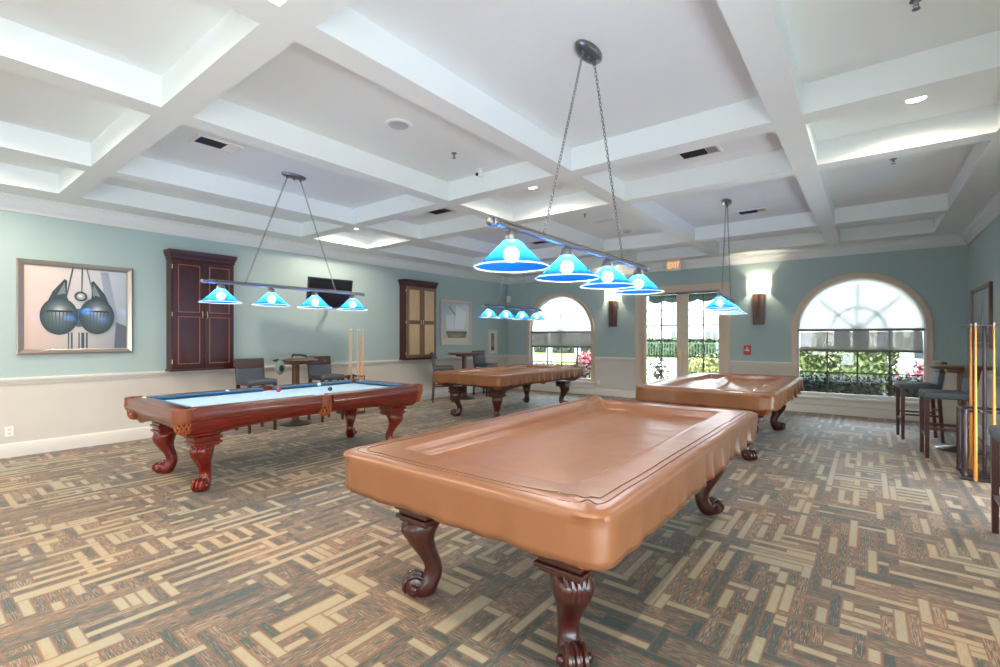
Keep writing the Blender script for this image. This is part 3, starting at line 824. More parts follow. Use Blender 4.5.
def vent(label, x, y, along, L=.36, W=.2):
    root = thing('ceiling_vent', label, 'air vent', (x, y, ZC), 0 if along == 'x' else PI / 2, 'air vents in the coffers')
    V, F = prism2d(rect(-L / 2 - .03, L / 2 + .03, -W / 2 - .03, W / 2 + .03), [rect(-L / 2, L / 2, -W / 2, W / 2)], .012, lambda u, v, w: (u, v, -w - .0005))
    MB().add(V, F, M['white']).build('frame', root)
    MB().box((-L / 2, -W / 2, -.003), (L / 2, W / 2, -.0006), M['vent_dark']).build('backing', root)
    mb = MB()
    for k in range(7):
        yy = -W / 2 + W * (k + .5) / 7; x1 = L * .18
        mb.add([(-L / 2, yy - .012, -.004), (x1, yy - .012, -.004), (x1, yy - .004, -.012), (-L / 2, yy - .004, -.012)], [(0, 1, 2, 3)], M['vent_dark'])
    for k in range(5):
        xx = L * .2 + (L * .3) * (k + .5) / 5
        mb.add([(xx - .012, -W / 2, -.004), (xx - .012, W / 2, -.004), (xx + .006, W / 2, -.013), (xx + .006, -W / 2, -.013)], [(0, 1, 2, 3)], M['white'])
    mb.build('louvres', root)
vent('dark louvred air vent in the coffer nearest the blue-table light', -5.18, 2.03, 'y')
vent('small dark air vent left of the middle recessed light', -5.21, 5.21, 'x')
vent('louvred air vent in the narrow coffer right of near chains', -1.4, 5.22, 'x')
vent('louvred air vent beside the canopy of the end-on light', -1.41, 8.16, 'x')
vent('air vent seen between two shades of the nearest light', -5.29, 8.16, 'x', .34)
mb = MB(); mb.lathe([(0, -.004), (.085, -.005), (.09, -.007)], M['grille'], 28, cap=False); mb.lathe([(.09, -.0005), (.125, -.0005), (.128, -.006), (.12, -.012), (.09, -.008)], M['ceil'], 28, cap=False)
o = mb.build('ceiling_speaker'); o.location = (-3.4, 2.87, ZC); tag(o, 'round flush white ceiling speaker left of the nearest light canopy', 'speaker')
mb = MB(); mb.lathe([(.075, -.0005), (.075, -.02), (.06, -.035), (.03, -.042), (0, -.042)], M['grille'], 24)
o = mb.build('smoke_detector'); o.location = (-3.45, 8.22, ZC); tag(o, 'round smoke detector in the coffer before the left of door', 'smoke detector')
mb = MB(); mb.box((-.2, -.1, -.01), (.2, .1, -.0005), M['white'], bev=.003)
for k in range(5): mb.box((-.17, -.08 + k * .035, -.014), (.17, -.07 + k * .035, -.009), M['grille'])
o = mb.build('ceiling_grille'); o.location = (-3.45, 7.29, ZC); tag(o, 'faint white return grille beside the smoke detector on ceiling', 'air vent')
def sprinkler(x, y, label, z=ZC):
    mb = MB(); mb.lathe([(.03, -.0005), (.032, -.004), (.012, -.008), (.01, -.03), (.006, -.034), (0, -.034)], M['metal'], 14)
    mb.rod((-.012, 0, -.03), (-.008, 0, -.05), .003, M['metal'], 6); mb.rod((.012, 0, -.03), (.008, 0, -.05), .003, M['metal'], 6)
    mb.lathe([(0, -.05), (.02, -.051), (.02, -.054), (0, -.055)], M['metal'], 12)
    o = mb.build('fire_sprinkler'); o.location = (x, y, z); tag(o, label, 'sprinkler', 'sprinkler heads on the ceiling')
sprinkler(-3.46, 3.67, 'tiny sprinkler head right of the round ceiling speaker')
sprinkler(-3.53, 6.74, 'tiny sprinkler head over the second shade of nearest light')
sprinkler(.22, 6.73, 'tiny sprinkler head below the bright upper right coffer')
sprinkler(.22, 3.64, 'tiny sprinkler head at the top right edge of picture')
root = thing('ceiling_camera', 'small hanging security camera with dark lens, near middle coffer', 'camera', (-3.55, 4.2, ZC))
mb = MB(); mb.lathe([(.035, -.0005), (.035, -.012), (.012, -.018), (.01, -.05), (0, -.05)], M['white'], 16); mb.build('mount', root)
mb = MB(); mb.rod((0, .04, -.06), (0, -.05, -.075), .026, M['white'], 14); mb.build('body', root)
mb = MB(); mb.rod((0, -.048, -.0745), (0, -.058, -.076), .019, M['black'], 14); mb.build('lens', root)

# ------------------------------------------------------------------ wall fittings
def sconce(label, x):
    root = thing('wall_sconce', label, 'wall light', (x, YB, 0), 0, 'lit wall sconces')
    mb = MB(); mb.box((-.105, -.03, 1.715), (.105, -.0, 2.36), M['sconcewood'], bev=.005)
    mb.box((-.012, -.036, 1.9), (.012, -.028, 2.36), M['darkmetal']); mb.build('back_plate', root)
    mb = MB(); mb.rod((0, -.03, 1.86), (0, -.10, 1.86), .012, M['darkmetal']); mb.rod((0, -.10, 1.85), (0, -.10, 2.42), .009, M['darkmetal']); mb.lathe([(.0, 2.42), (.02, 2.42), (.02, 2.47), (0, 2.47)], M['white'], 12, T=Matrix.Translation((0, -.1, 0)))
    mb.build('arm', root)
    n = 28; rows = []
    for z in (2.335, 2.36, 2.5, 2.68, 2.705): rows.append([(.2 * math.cos(PI + PI * k / n), -.012 + .15 * math.sin(PI + PI * k / n), z) for k in range(n + 1)])
    mb = MB(); mb.loft(rows, M['shadefab'], closed=False, cap=False); mb.build('lamp_shade', root, fix=False)
    mb = MB(); mb.sphere((0, -.095, 2.53), .03, emit('sconce_bulb', (1, .88, .66), 420), 12, (1, 1, 1.4)); mb.build('bulb', root)
sconce('lit fabric-shaded wall sconce right of the glass door', -1.775)
sconce('lit fabric-shaded wall sconce left of the glass door', -4.97)

root = thing('exit_sign', 'white exit sign with glowing orange letters under the ceiling above door', 'exit sign', (-3.42, 10.74, 0))
mb = MB(); mb.box((-.17, -.025, 2.94), (.17, .025, 3.165), M['white'], bev=.006); mb.build('housing', root)
def text_mesh(s, size, mat, name, parent, loc, rx=PI / 2, depth=.002, sx=1.0):
    cu = bpy.data.curves.new(name, 'FONT'); cu.body = s; cu.size = size; cu.extrude = depth; cu.align_x = 'CENTER'; cu.align_y = 'CENTER'
    ob = bpy.data.objects.new('tmp_text', cu); COL.objects.link(ob)
    dg = bpy.context.evaluated_depsgraph_get(); dg.update(); me = bpy.data.meshes.new_from_object(ob.evaluated_get(dg))
    bpy.data.objects.remove(ob); bpy.data.curves.remove(cu)
    me.materials.clear(); me.materials.append(mat); me.name = name
    o = bpy.data.objects.new(name, me); COL.objects.link(o); o.parent = parent; o.location = loc; o.rotation_euler = (rx, 0, 0); o.scale = (sx, 1, 1)
    return o
text_mesh('EXIT', .19, M['exit'], 'letters', root, (0, -.027, 3.05), sx=.68)
for s in (-1, 1):
    mb = MB(); mb.box((s * .215 - .022, -.03, 2.99), (s * .215 + .022, .02, 3.12), M['white'], bev=.008); mb.box((s * .17, -.01, 3.04), (s * .2, .01, 3.07), M['white']); mb.build('emergency_lamp', root)

root = thing('fire_alarm_pull', 'red fire alarm pull station on the wall beside the door', 'fire alarm', (-1.98, YB, 0))
mb = MB(); mb.box((-.065, -.05, 1.1), (.065, -.0, 1.29), M['alarm'], bev=.01); mb.build('housing', root)
mb = MB(); mb.box((-.045, -.062, 1.17), (.045, -.048, 1.2), M['white'], bev=.004); mb.box((-.012, -.06, 1.2), (.012, -.049, 1.25), M['white'], bev=.003); mb.build('handle', root)
mb = MB(); mb.box((-.06, -.07, -.09), (.06, .0, .09), M['white'], bev=.02); mb.sphere((0, -.07, -.03), .03, M['white'], 12)
o = mb.build('motion_sensor'); o.location = (XL + .06, YB - .05, 2.55); o.rotation_euler = (0, 0, PI / 4); tag(o, 'white motion sensor high in the left back corner', 'sensor')
def outlet(label, loc, rz):
    root = thing('wall_outlet', label, 'outlet', loc, rz, 'wall outlets')
    mb = MB(); mb.box((-.04, -.008, -.06), (.04, 0, .06), M['white'], bev=.004); mb.build('cover_plate', root)
    mb = MB()
    for z in (-.025, .025):
        mb.box((-.015, -.0095, z - .013), (.015, -.007, z + .013), M['trim'], bev=.003)
        for x in (-.006, .006): mb.box((x - .0012, -.0102, z - .006), (x + .0012, -.009, z + .006), M['black'])
    mb.build('sockets', root)
outlet('white outlet low on the left wall under the chrome picture', (XL, .90, .31), PI / 2)
outlet('white outlet low on back wall right of the left window', (-5.36, YB, .33), 0)

# ------------------------------------------------------------------ pictures
class Art:
    def __init__(s): s.v = []; s.f = []; s.c = []; s.k = 0
    def poly(s, pts, col):
        o = len(s.v); s.k += 1; s.v += [(p[0], p[1], .0004 * s.k) for p in pts]; s.f.append(list(range(o, o + len(pts))))
        s.c.append([col if not isinstance(col, list) else col[i] for i in range(len(pts))])
    def ell(s, cx, cy, rx, ry, col, n=28, a0=0, a1=2 * PI): s.poly([(cx + rx * math.cos(a0 + (a1 - a0) * i / n), cy + ry * math.sin(a0 + (a1 - a0) * i / n)) for i in range(n)], col)
    def build(s, name, parent, fn, m):
        me = bpy.data.meshes.new(name); me.from_pydata([fn(*p) for p in s.v], [], s.f); me.materials.append(m)
        ca = me.color_attributes.new('Col', 'FLOAT_COLOR', 'CORNER'); i = 0
        for cc in s.c:
            for c in cc: ca.data[i].color = (*srgb(*c), 1); i += 1
        o = bpy.data.objects.new(name, me); COL.objects.link(o); o.parent = parent; return o
def frame_box(mb, w, h, fw, d, fn, m):
    """mitred frame with a sloped face; fn maps (u, v, out)"""
    for side in range(4):
        a = [(-w / 2, -h / 2), (w / 2, -h / 2), (w / 2, h / 2), (-w / 2, h / 2)]
        p0, p1 = a[side], a[(side + 1) % 4]
        def inn(p, k): return (p[0] - math.copysign(k, p[0]), p[1] - math.copysign(k, p[1]))
        prof = [(0, 0), (0, d * .8), (fw * .2, d), (fw * .8, d * .75), (fw, d * .5), (fw, 0)]
        mb.loft([[fn(*inn(p0, k), o) for k, o in prof], [fn(*inn(p1, k), o) for k, o in prof]], m, smooth=False)

def picture(label, loc, w, h, fw, d, rz, fmat, art, amat=None, matw=0):
    """local: u along the wall, v up, out from the wall = local -Y"""
    root = thing('framed_picture', label, 'picture', loc, rz)
    fn = lambda u, v, o: (u, -o, v)
    mb = MB(); frame_box(mb, w, h, fw, d, fn, fmat); mb.build('frame', root)
    art.build('print', root, lambda u, v, o: (u, -.006 - o, v), amat or M['art'])
    return root
# left wall is seen from +X: local u axis must run along +Y when out is +X  -> rz = +90 deg
A = Art(); W, H = 1.04, 1.05
def PX(u, v): return ((u - .5) * 1.04, (v - .5) * 1.05)     # 0..1 picture coordinates, v up
A.poly([PX(0, 0), PX(.55, 0), PX(1, 0), PX(1, 1), PX(.55, 1), PX(0, 1)], [(206, 178, 164), (186, 180, 180), (140, 148, 158), (178, 192, 206), (216, 212, 212), (232, 208, 198)])
A.poly([PX(.72, .98), PX(.80, .98), PX(.92, .3), PX(.8, .3)], (150, 160, 176))
A.poly([PX(.86, .0), PX(1, 0), PX(1, .28), PX(.88, .34)], (96, 104, 114))
for cx, s in ((.32, 1), (.70, -1)):
    A.poly([PX(cx - s * .15, .46), PX(cx - s * .06, .70), PX(cx + s * .05, .86), PX(cx + s * .075, .84), PX(cx + s * .07, .66), PX(cx + s * .10, .54)], (52, 66, 68))
    A.poly([PX(cx - s * .02, .66), PX(cx + s * .05, .82), PX(cx + s * .06, .68)], (120, 134, 136))
for x0, x1 in ((.40, .46), (.50, .52), (.545, .60)):
    A.poly([PX(x0, 0), PX(x0 + .045, 0), PX(x0 + .045, .2), PX(x0, .2)], (64, 72, 76)); A.poly([PX(x0 + .012, 0), PX(x0 + .028, 0), PX(x0 + .028, .2), PX(x0 + .012, .2)], (176, 182, 186))
A.poly([PX(.44, 1), PX(.455, 1), PX(.39, .62), PX(.375, .62)], (70, 84, 90)); A.poly([PX(.53, 1), PX(.545, 1), PX(.535, .60), PX(.525, .60)], (70, 84, 90)); A.poly([PX(.575, 1), PX(.59, 1), PX(.66, .66), PX(.645, .66)], (110, 124, 130))
def sphere2d(cx, cy, r):
    for k in range(14):
        t = k / 13; q = 1 - t
        c = [int(a + (b - a) * t) for a, b in zip((44, 62, 66), (148, 158, 162))] if t < .6 else [int(a + (b - a) * (t - .6) / .4) for a, b in zip((108, 120, 124), (206, 206, 208))]
        A.ell((cx - .5) * 1.04, (cy - .5) * 1.05 + r * .45 * t, r * (1 - .93 * t), r * (1 - .96 * t) * 1.3, tuple(c))
    for k in range(9): u = -.8 + 1.6 * k / 8; A.poly([((cx - .5) * 1.04 + r * (u - .03), (cy - .5) * 1.05 + r * .28), ((cx - .5) * 1.04 + r * (u + .03), (cy - .5) * 1.05 + r * .28), ((cx - .5) * 1.04 + r * (u * .8 + .015), (cy - .5) * 1.05 - r * .75), ((cx - .5) * 1.04 + r * (u * .8 - .015), (cy - .5) * 1.05 - r * .75)], (64, 84, 88))
    A.poly([((cx - .5) * 1.04 - r * .75, (cy - .5) * 1.05 + r * .28), ((cx - .5) * 1.04 + r * .75, (cy - .5) * 1.05 + r * .28), ((cx - .5) * 1.04 + r * .62, (cy - .5) * 1.05 + r * .40), ((cx - .5) * 1.04 - r * .62, (cy - .5) * 1.05 + r * .40)], (36, 46, 50))
A.ell(.0 * 1.04 + .01, -.12, .09, .12, (60, 92, 96))
sphere2d(.32, .40, .185); sphere2d(.68, .41, .185)
A.ell(.02, .16, .065, .065, (58, 70, 76)); A.ell(.02, .16, .042, .042, (170, 176, 180)); A.ell(.015, .165, .02, .02, (220, 220, 222))
picture('large silver-framed picture of two chrome spheres on the left wall', (XL, 1.536, 1.83), 1.156, 1.18, .065, .045, PI / 2, M['silver'], A)

A = Art(); w, h = .98, .98
def PQ(u, v, w=.98, h=.98): return ((u - .5) * w, (v - .5) * h)
A.poly([PQ(0, 0), PQ(1, 0), PQ(1, 1), PQ(0, 1)], [(186, 186, 182), (198, 196, 190), (206, 212, 220), (168, 186, 200)])
A.poly([PQ(.2, .9), PQ(.26, .92), PQ(.62, .62), PQ(.58, .6)], (120, 132, 142)); A.poly([PQ(.5, .95), PQ(.9, .8), PQ(.8, .35), PQ(.45, .35)], (222, 226, 232)); A.poly([PQ(.12, .7), PQ(.4, .7), PQ(.42, .34), PQ(.15, .34)], (206, 214, 224))
A.poly([PQ(.1, .28), PQ(.92, .28), PQ(.86, .12), PQ(.2, .12)], (116, 112, 98)); A.poly([PQ(.15, .29), PQ(.9, .29), PQ(.9, .25), PQ(.15, .25)], (70, 78, 82))
A.poly([PQ(.3, .2), PQ(.75, .22), PQ(.6, .14), PQ(.36, .14)], (150, 138, 112)); A.poly([PQ(0, .1), PQ(1, .1), PQ(1, 0), PQ(0, 0)], (206, 204, 196))
picture('pale framed seascape sketch between the second cabinet and the corner', (XL, 8.79, 1.815), 1.12, 1.13, .07, .04, PI / 2, M['palewood'], A, M['art_matte'])

A = Art()
def PS(u, v): return ((u - .5) * .34, (v - .5) * .62)
A.poly([PS(0, 0), PS(1, 0), PS(1, 1), PS(0, 1)], (226, 222, 214)); A.poly([PS(.3, .12), PS(.7, .12), PS(.7, .88), PS(.3, .88)], [(150, 120, 96), (160, 130, 100), (120, 140, 140), (110, 130, 132)])
A.poly([PS(.42, .2), PS(.6, .2), PS(.56, .6), PS(.48, .62)], (196, 140, 110)); A.poly([PS(.3, .12), PS(.7, .12), PS(.7, .3), PS(.36, .26)], (92, 72, 58)); A.poly([PS(.5, .62), PS(.58, .62), PS(.56, .75), PS(.5, .75)], (60, 60, 62))
picture('small narrow white-framed picture low by the left back corner', (XL, 10.26, 1.33), .40, .69, .035, .03, PI / 2, M['palewood'], A, M['art_matte'])

A = Art()
def PR(u, v): return ((u - .5) * 1.4, (v - .5) * .74)
A.poly([PR(0, 0), PR(1, 0), PR(1, 1), PR(0, 1)], [(150, 166, 164), (176, 184, 186), (198, 206, 206), (186, 196, 192)])
A.poly([PR(.35, .0), PR(.75, 0), PR(.62, .55), PR(.55, .92), PR(.48, .6)], (138, 160, 176)); A.poly([PR(.5, .1), PR(.64, .1), PR(.57, .7)], (206, 214, 220)); A.poly([PR(0, 0), PR(1, 0), PR(1, .16), PR(0, .2)], (120, 140, 132))
picture('brown-framed blue-grey picture on the right wall behind the cue rack', (XR, 9.70, 1.75), 1.48, .89, .055, .04, -PI / 2, M['picfr'], A)

# ------------------------------------------------------------------ wall cabinets
def cabinet(label, y0, y1, z0, z1, mb_body, m_frame, m_panel, m_bead, d=.2):
    w = y1 - y0; h = z1 - z0
    root = thing('wall_cabinet', label, 'cabinet', (XL, (y0 + y1) / 2, z0), 0)
    # local: out = +X, along wall = Y
    MB().box((0, -w / 2 + .03, 0), (d, w / 2 - .03, h - .12), mb_body).build('body', root)
    prof = [(0, -.14), (.01, -.13), (.012, -.10), (.024, -.07), (.035, -.045), (.038, -.02), (.042, 0)]
    rows = [[(0, -(w / 2 - .03 + o), h + z), (d + o, -(w / 2 - .03 + o), h + z), (d + o, w / 2 - .03 + o, h + z), (0, w / 2 - .03 + o, h + z)] for o, z in prof]
    MB().loft(rows, mb_body, smooth=False).build('cornice', root)
    MB().box((0, -w / 2 + .01, -.012), (d + .03, w / 2 - .01, .018), mb_body, bev=.006).build('base_moulding', root)
    dz0, dz1 = .03, h - .15
    for s in (-1, 1):
        a, b = (-w / 2 + .045, -.003) if s < 0 else (.003, w / 2 - .045)
        mb = MB(); mb.box((d + .001, a, dz0), (d + .022, b, dz1), m_frame, bev=.003)
        dr = mb.build('door', root)
        mid = dz0 + (dz1 - dz0) * .5
        mb = MB()
        for p0, p1 in ((dz0 + .06, mid - .03), (mid + .03, dz1 - .06)):
            y_0, y_1 = a + .06, b - .06
            mb.box((d + .021, y_0, p0), (d + .026, y_1, p1), m_panel, bev=.002)
            for q in ((y_0, y_0 + .012, p0, p1), (y_1 - .012, y_1, p0, p1), (y_0, y_1, p0, p0 + .012), (y_0, y_1, p1 - .012, p1)):
                mb.box((d + .022, q[0], q[2]), (d + .034, q[1], q[3]), m_bead, bev=.004)
        mb.build('raised_panels', dr)
        hy = b - .03 if s < 0 else a + .03
        mb = MB(); mb.tube([(d + .022, hy, mid + .05), (d + .045, hy, mid + .04), (d + .045, hy, mid - .04), (d + .022, hy, mid - .05)], .007, M['brass'], 8)
        mb.build('handle', dr)
    for z in (dz0 + .1, (dz0 + dz1) / 2, dz1 - .1):
        mb = MB(); mb.rod((d + .012, -w / 2 + .036, z - .03), (d + .012, -w / 2 + .036, z + .03), .007, M['brass'], 8); mb.build('hinge', root)
cabinet('tall dark mahogany wall cabinet with cornice, right of the chrome picture', 2.50, 3.42, .965, 2.74, M['cab'], M['cab'], M['cab'], M['cabline'])
cabinet('tall wall cabinet with brown cornice and glare-painted doors, farther along', 6.93, 7.92, .965, 2.735, M['cab'], M['cabglareframe'], M['cabglare'], M['cabglareframe'])

# ------------------------------------------------------------------ television
root = thing('wall_television', 'black flat television angled out from the left wall on a bracket', 'television', (XL, 5.05, 2.25))
T = Matrix.Translation((.5, -.13, 0)) @ Matrix.Rotation(math.radians(-6), 4, 'Z') @ Matrix.Rotation(math.radians(10), 4, 'Y')
mb = MB(); mb.box((-.03, -.42, -.27), (.02, .42, .27), M['black'], T=T, bev=.008); mb.box((-.06, -.25, -.16), (-.028, .25, .12), M['black'], T=T, bev=.01); mb.build('housing', root)
mb = MB(); mb.box((.0195, -.40, -.245), (.0215, .40, .25), M['tvscreen'], T=T); mb.build('screen', root)
mb = MB(); mb.box((0, -.1, -.12), (.02, .1, .12), M['darkmetal']); mb.rod((.02, 0, 0), (.24, .1, 0), .018, M['darkmetal']); mb.rod((.24, .1, 0), (.45, -.1, 0), .018, M['darkmetal']); mb.build('bracket', root)

# ------------------------------------------------------------------ stools and bar tables
def bar_stool(label, loc, rz):
    """faces local +Y"""
    root = thing('bar_stool', label, 'bar stool', loc, rz, 'bar stools')
    mb = MB(); mb.box((-.225, -.215, .715), (.225, .225, .80), M['slate'], bev=.03); mb.build('seat', root)
    T = Matrix.Translation((0, -.19, .73)) @ Matrix.Rotation(math.radians(8), 4, 'X')
    mb = MB(); mb.box((-.22, -.035, .0), (.22, .03, .24), M['slate'], T=T, bev=.022); mb.box((-.222, -.038, .225), (.222, .032, .39), M['brownleather'] , T=T, bev=.022); mb.build('backrest', root)
    for sx in (-1, 1):
        for sy in (-1, 1):
            mb = MB(); x, y = sx * .195, sy * .19; k = .0 if sy > 0 else -.045
            mb.loft([[(x - .017 , y - .017 + k, 0), (x + .017, y - .017 + k, 0), (x + .017, y + .017 + k, 0), (x - .017, y + .017 + k, 0)],
                     [(x - .023, y - .023, .72), (x + .023, y - .023, .72), (x + .023, y + .023, .72), (x - .023, y + .023, .72)]], M['stoolwood'], smooth=False)
            mb.build('leg', root)
    for a, b, z in (((-.195, .19), (.195, .19), .27), ((-.195, -.215), (.195, -.215), .42), ((-.195, -.22), (-.195, .19), .36), ((.195, -.22), (.195, .19), .36)):
        mb = MB(); x0, x1 = min(a[0], b[0]) - .011, max(a[0], b[0]) + .011; y0, y1 = min(a[1], b[1]) - .011, max(a[1], b[1]) + .011
        mb.box((x0, y0, z - .014), (x1, y1, z + .014), M['stoolwood']); 
        if z == .27: mb.box((x0 + .02, y0 - .002, z + .012), (x1 - .02, y1 + .004, z + .017), M['metal'])
        mb.build('stretcher', root)
    return root
st = bar_stool('slate grey bar stool against the wall under the dark mahogany cabinet', (-7.55, 3.53, 0), -PI / 2)
copy_tree(st, loc=(-7.55, 4.74, 0), rz=-PI / 2, label='slate grey bar stool against the wall under the television')
copy_tree(st, loc=(-7.62, 7.72, 0), rz=math.radians(-42), label='slate bar stool turned edge-on beneath the farther wall cabinet')
copy_tree(st, loc=(-7.6, 9.22, 0), rz=-PI / 2, label='slate bar stool against the wall under the pale seascape')
copy_tree(st, loc=(.56, 9.06, 0), rz=math.radians(96), label='grey bar stool nearest the right arched window')
copy_tree(st, loc=(.74, 7.86, 0), rz=math.radians(93), label='grey bar stool in front of the bar table, behind right cue rack')
copy_tree(st, loc=(.935, 4.84, 0), rz=math.radians(90), label='grey bar stool cut off by the right edge of picture')
def bar_table(label, loc, R, top=M['tablewood']):
    root = thing('bar_table', label, 'bar table', loc, 0, 'tall round bar tables')
    mb = MB(); mb.lathe([(0, 1.045), (R - .03, 1.045), (R, 1.06), (R + .004, 1.075), (R - .006, 1.085), (0, 1.086)], top, 40); mb.build('tabletop', root)
    mb = MB(); mb.box((-.045, -.045, .05), (.045, .045, 1.0), M['tablewood'], bev=.01); mb.box((-.15, -.15, 1.0), (.15, .15, 1.046), M['tablewood'], bev=.01); mb.build('pedestal', root)
    mb = MB(); mb.lathe([(.25, 0), (.26, .012), (.22, .03), (.1, .05), (.09, .06), (0, .06)], M['rackdark'], 32); mb.build('foot_plate', root)
    return root
b1 = bar_table('tall round bar table between the stools beside the blue felt table', (-7.6, 4.2, 0), .34)
bar_table('tall round bar table in the left back corner under the seascape', (-7.6, 8.42, 0), .40)
bar_table('tall round bar table by the right wall behind the cue rack', (.95, 8.46, 0), .31)

# grey pouch hung over the table edge and a black strap lying on it
root = thing('hanging_pouch', 'grey rounded pouch hanging over the edge of bar table by blue felt', 'pouch', (-7.42, 3.855, 1.09))
mb = MB(); mb.sphere((0, -.02, -.12), .085, M['pouch'], 18, (.55, .95, 1.35)); mb.sphere((.05, -.02, -.13), .045, M['black'], 14, (.3, .8, 1.2)); mb.build('bag', root)
mb = MB(); mb.tube([(0, -.03, -.02), (0, -.015, .01), (-.01, .06, .012), (-.03, .16, .03), (-.05, .26, .012)], [.018, .02, .018, .016, .012], M['pouch'], 8)
mb.rod((-.02, -.12, .0), (-.0, .02, .016), .012, M['black'], 8); mb.build('strap', root)
root = thing('folded_gadget', 'black folded handle-shaped gadget lying on the bar table by blue felt', 'gadget', (-7.58, 4.26, 1.0865))
mb = MB(); mb.tube([(0, -.14, .02), (0, -.12, .075), (0, .0, .07), (0, .1, .055), (0, .13, .02)], [.016, .018, .016, .018, .014], M['black'], 8); mb.build('grip', root)
mb = MB(); mb.box((-.05, -.26, .0), (.05, .24, .022), M['pouch'], bev=.008); mb.rod((0, .2, .02), (.0, .3, .03), .012, M['black'], 8); mb.build('base', root)

# ------------------------------------------------------------------ cue racks and cues
def cue_rack(label, loc, rz=0, tall=True):
    root = thing('cue_rack', label, 'cue rack', loc, rz, 'floor standing cue racks'); a = .165
    mb = MB(); mb.box((-a - .03, -a - .03, .0), (a + .03, a + .03, .035), M['rackdark'], bev=.01); mb.box((-a, -a, .035), (a, a, .05), M['rackdark'], bev=.005); mb.build('base', root)
    for sx in (-1, 1):
        for sy in (-1, 1):
            mb = MB(); mb.lathe([(.026, .035), (.03, .06), (.022, .07), (.027, .1), (.027, .66), (.022, .67), (.03, .69), (.028, .72), (.0, .735)], M['rackdark'], 14, T=Matrix.Translation((sx * a, sy * a, 0))); mb.build('post', root)
    mb = MB()
    for s in (-1, 1): mb.box((-a, s * a - .012, .69), (a, s * a + .012, .715), M['rackdark']); mb.box((s * a - .012, -a, .69), (s * a + .012, a, .715), M['rackdark'])
    for k in range(-1, 2):
        for s in (-1, 1): mb.sphere((k * .1 + .05, s * (a + .016), .71), .015, M['metal'], 8); mb.sphere((s * (a + .016), k * .1 + .05, .71), .015, M['metal'], 8)
    mb.build('holder_rail', root)
    if not tall: return root
    mb = MB(); mb.lathe([(.016, .05), (.016, 1.56), (.03, 1.565), (.03, 1.575), (0, 1.585)], M['cuedark'], 12); mb.build('centre_post', root)
    mb = MB()
    q = a + .005
    mb.tube([(-q, -q, 1.57), (q, -q, 1.57), (q, q, 1.57), (-q, q, 1.57)], .0045, M['darkmetal'], 6, closed=True); mb.rod((-q, 0, 1.57), (q, 0, 1.57), .004, M['darkmetal'], 6); mb.rod((0, -q, 1.57), (0, q, 1.57), .004, M['darkmetal'], 6)
    mb.build('top_frame', root)
    return root
RL = (-7.86, 5.46); RRk = (.945, 6.90)
rk = cue_rack('dark floor cue rack behind the far corner of blue felt table', (*RL, 0), tall=False)
cue_rack('dark floor cue rack near the right wall, holding orange cues', (*RRk, 0))
def cue(label, base, top, butt, group):
    d = Vector(top) - Vector(base); L = d.length
    root = thing('pool_cue', label, 'pool cue', base, 0, group); root.rotation_euler = d.to_track_quat('Z', 'Y').to_euler()
    mb = MB(); mb.lathe([(0.0, 0), (.014, .004), (.0155, .02), (.0145, .45), (.0125, .75)], butt, 12); mb.build('butt', root)
    mb = MB(); mb.lathe([(.0125, .75), (.010, 1.1), (.007, L - .03)], M['cuemaple'] if butt is not M['cueorange'] else M['cueorange'], 12); mb.build('shaft', root)
    mb = MB(); mb.lathe([(.007, L - .03), (.007, L - .008), (.006, L - .002), (0, L)], M['white'], 10); mb.build('tip', root)
LC = 'cues in the rack behind the blue table'
for k, (lb, dx, dy, tx, m) in enumerate((
        ('leftmost cue, leaning in the rack behind the blue felt table', .20, -.20, .05, M['cuedark']),
        ('second cue from the left in rack behind the blue felt table', .20, -.13, .0, M['cuemaple']),
        ('third cue from the left in rack behind the blue felt table', .20, .0, .01, M['cuemaple']),
        ('fourth cue from the left in rack behind the blue felt table', .20, .07, -.015, M['cueorange']),
        ('rightmost cue in the rack behind the blue felt table', .20, .13, .0, M['cuemaple']))):
    cue(lb, (RL[0] + dx, RL[1] + dy, .036 if k else .002), (RL[0] + dx - .005, RL[1] + dy + tx, 1.615), m, LC)
RC = 'cues in the rack by the right wall'
for k, (lb, x, y, m) in enumerate((
        ('orange cue farthest left in the rack by the right wall', -.075, .20, M['cueorange']),
        ('orange-tan cue second from left in the rack by right wall', -.09, -.20, M['cueorange']),
        ('bright orange cue beside the edge of picture in right rack', -(-.04), -.20, M['cueorange']))):
    cue(lb, (RRk[0] + x, RRk[1] + y, .002), (RRk[0] + x, RRk[1] + y, 1.60), m, RC)

# ------------------------------------------------------------------ garden outside the back wall
M['lawn'] = P('lawn', srgb(92, 106, 40), .9, var=.25, vscale=9)
M['path'] = P('pale_path', srgb(226, 220, 210), .8, var=.06)
M['leaf1'] = P('hedge_leaf', srgb(54, 70, 28), .6, var=.35, vscale=6)
M['leaf2'] = P('dark_leaf', srgb(25, 36, 22), .6, var=.35, vscale=6)
M['leaf3'] = P('lime_leaf', srgb(88, 92, 40), .6, var=.25, vscale=6)
M['pink'] = P('pink_flower', srgb(118, 42, 58), .7, var=.25, vscale=5)
M['lilac'] = P('lilac_flower', srgb(104, 102, 130), .7)
M['bark'] = P('pale_bark', srgb(128, 132, 142), .8, var=.12)
M['bldg'] = P('white_render', srgb(232, 230, 226), .8)
M['roof'] = P('grey_roof', srgb(170, 170, 172), .8, var=.1)
M['bwin'] = P('far_window', (.05, .06, .07), .2)
M['awn'] = P('awning_green', srgb(36, 62, 50), .8)
M['awnw'] = P('awning_edge', srgb(230, 230, 226), .8)
o = MB().box((-40, YB + .2, -.25), (20, 70, -.05), M['lawn']).build('lawn'); struct(o)
V, F = prism2d([(-5.3, YB + .21), (-1.5, YB + .21), (-5.2, 33), (-13.5, 33)], [], .02, lambda u, v, w: (u, v, -.049 + w))
o = MB().add(V, F, M['path']).build('path'); struct(o)
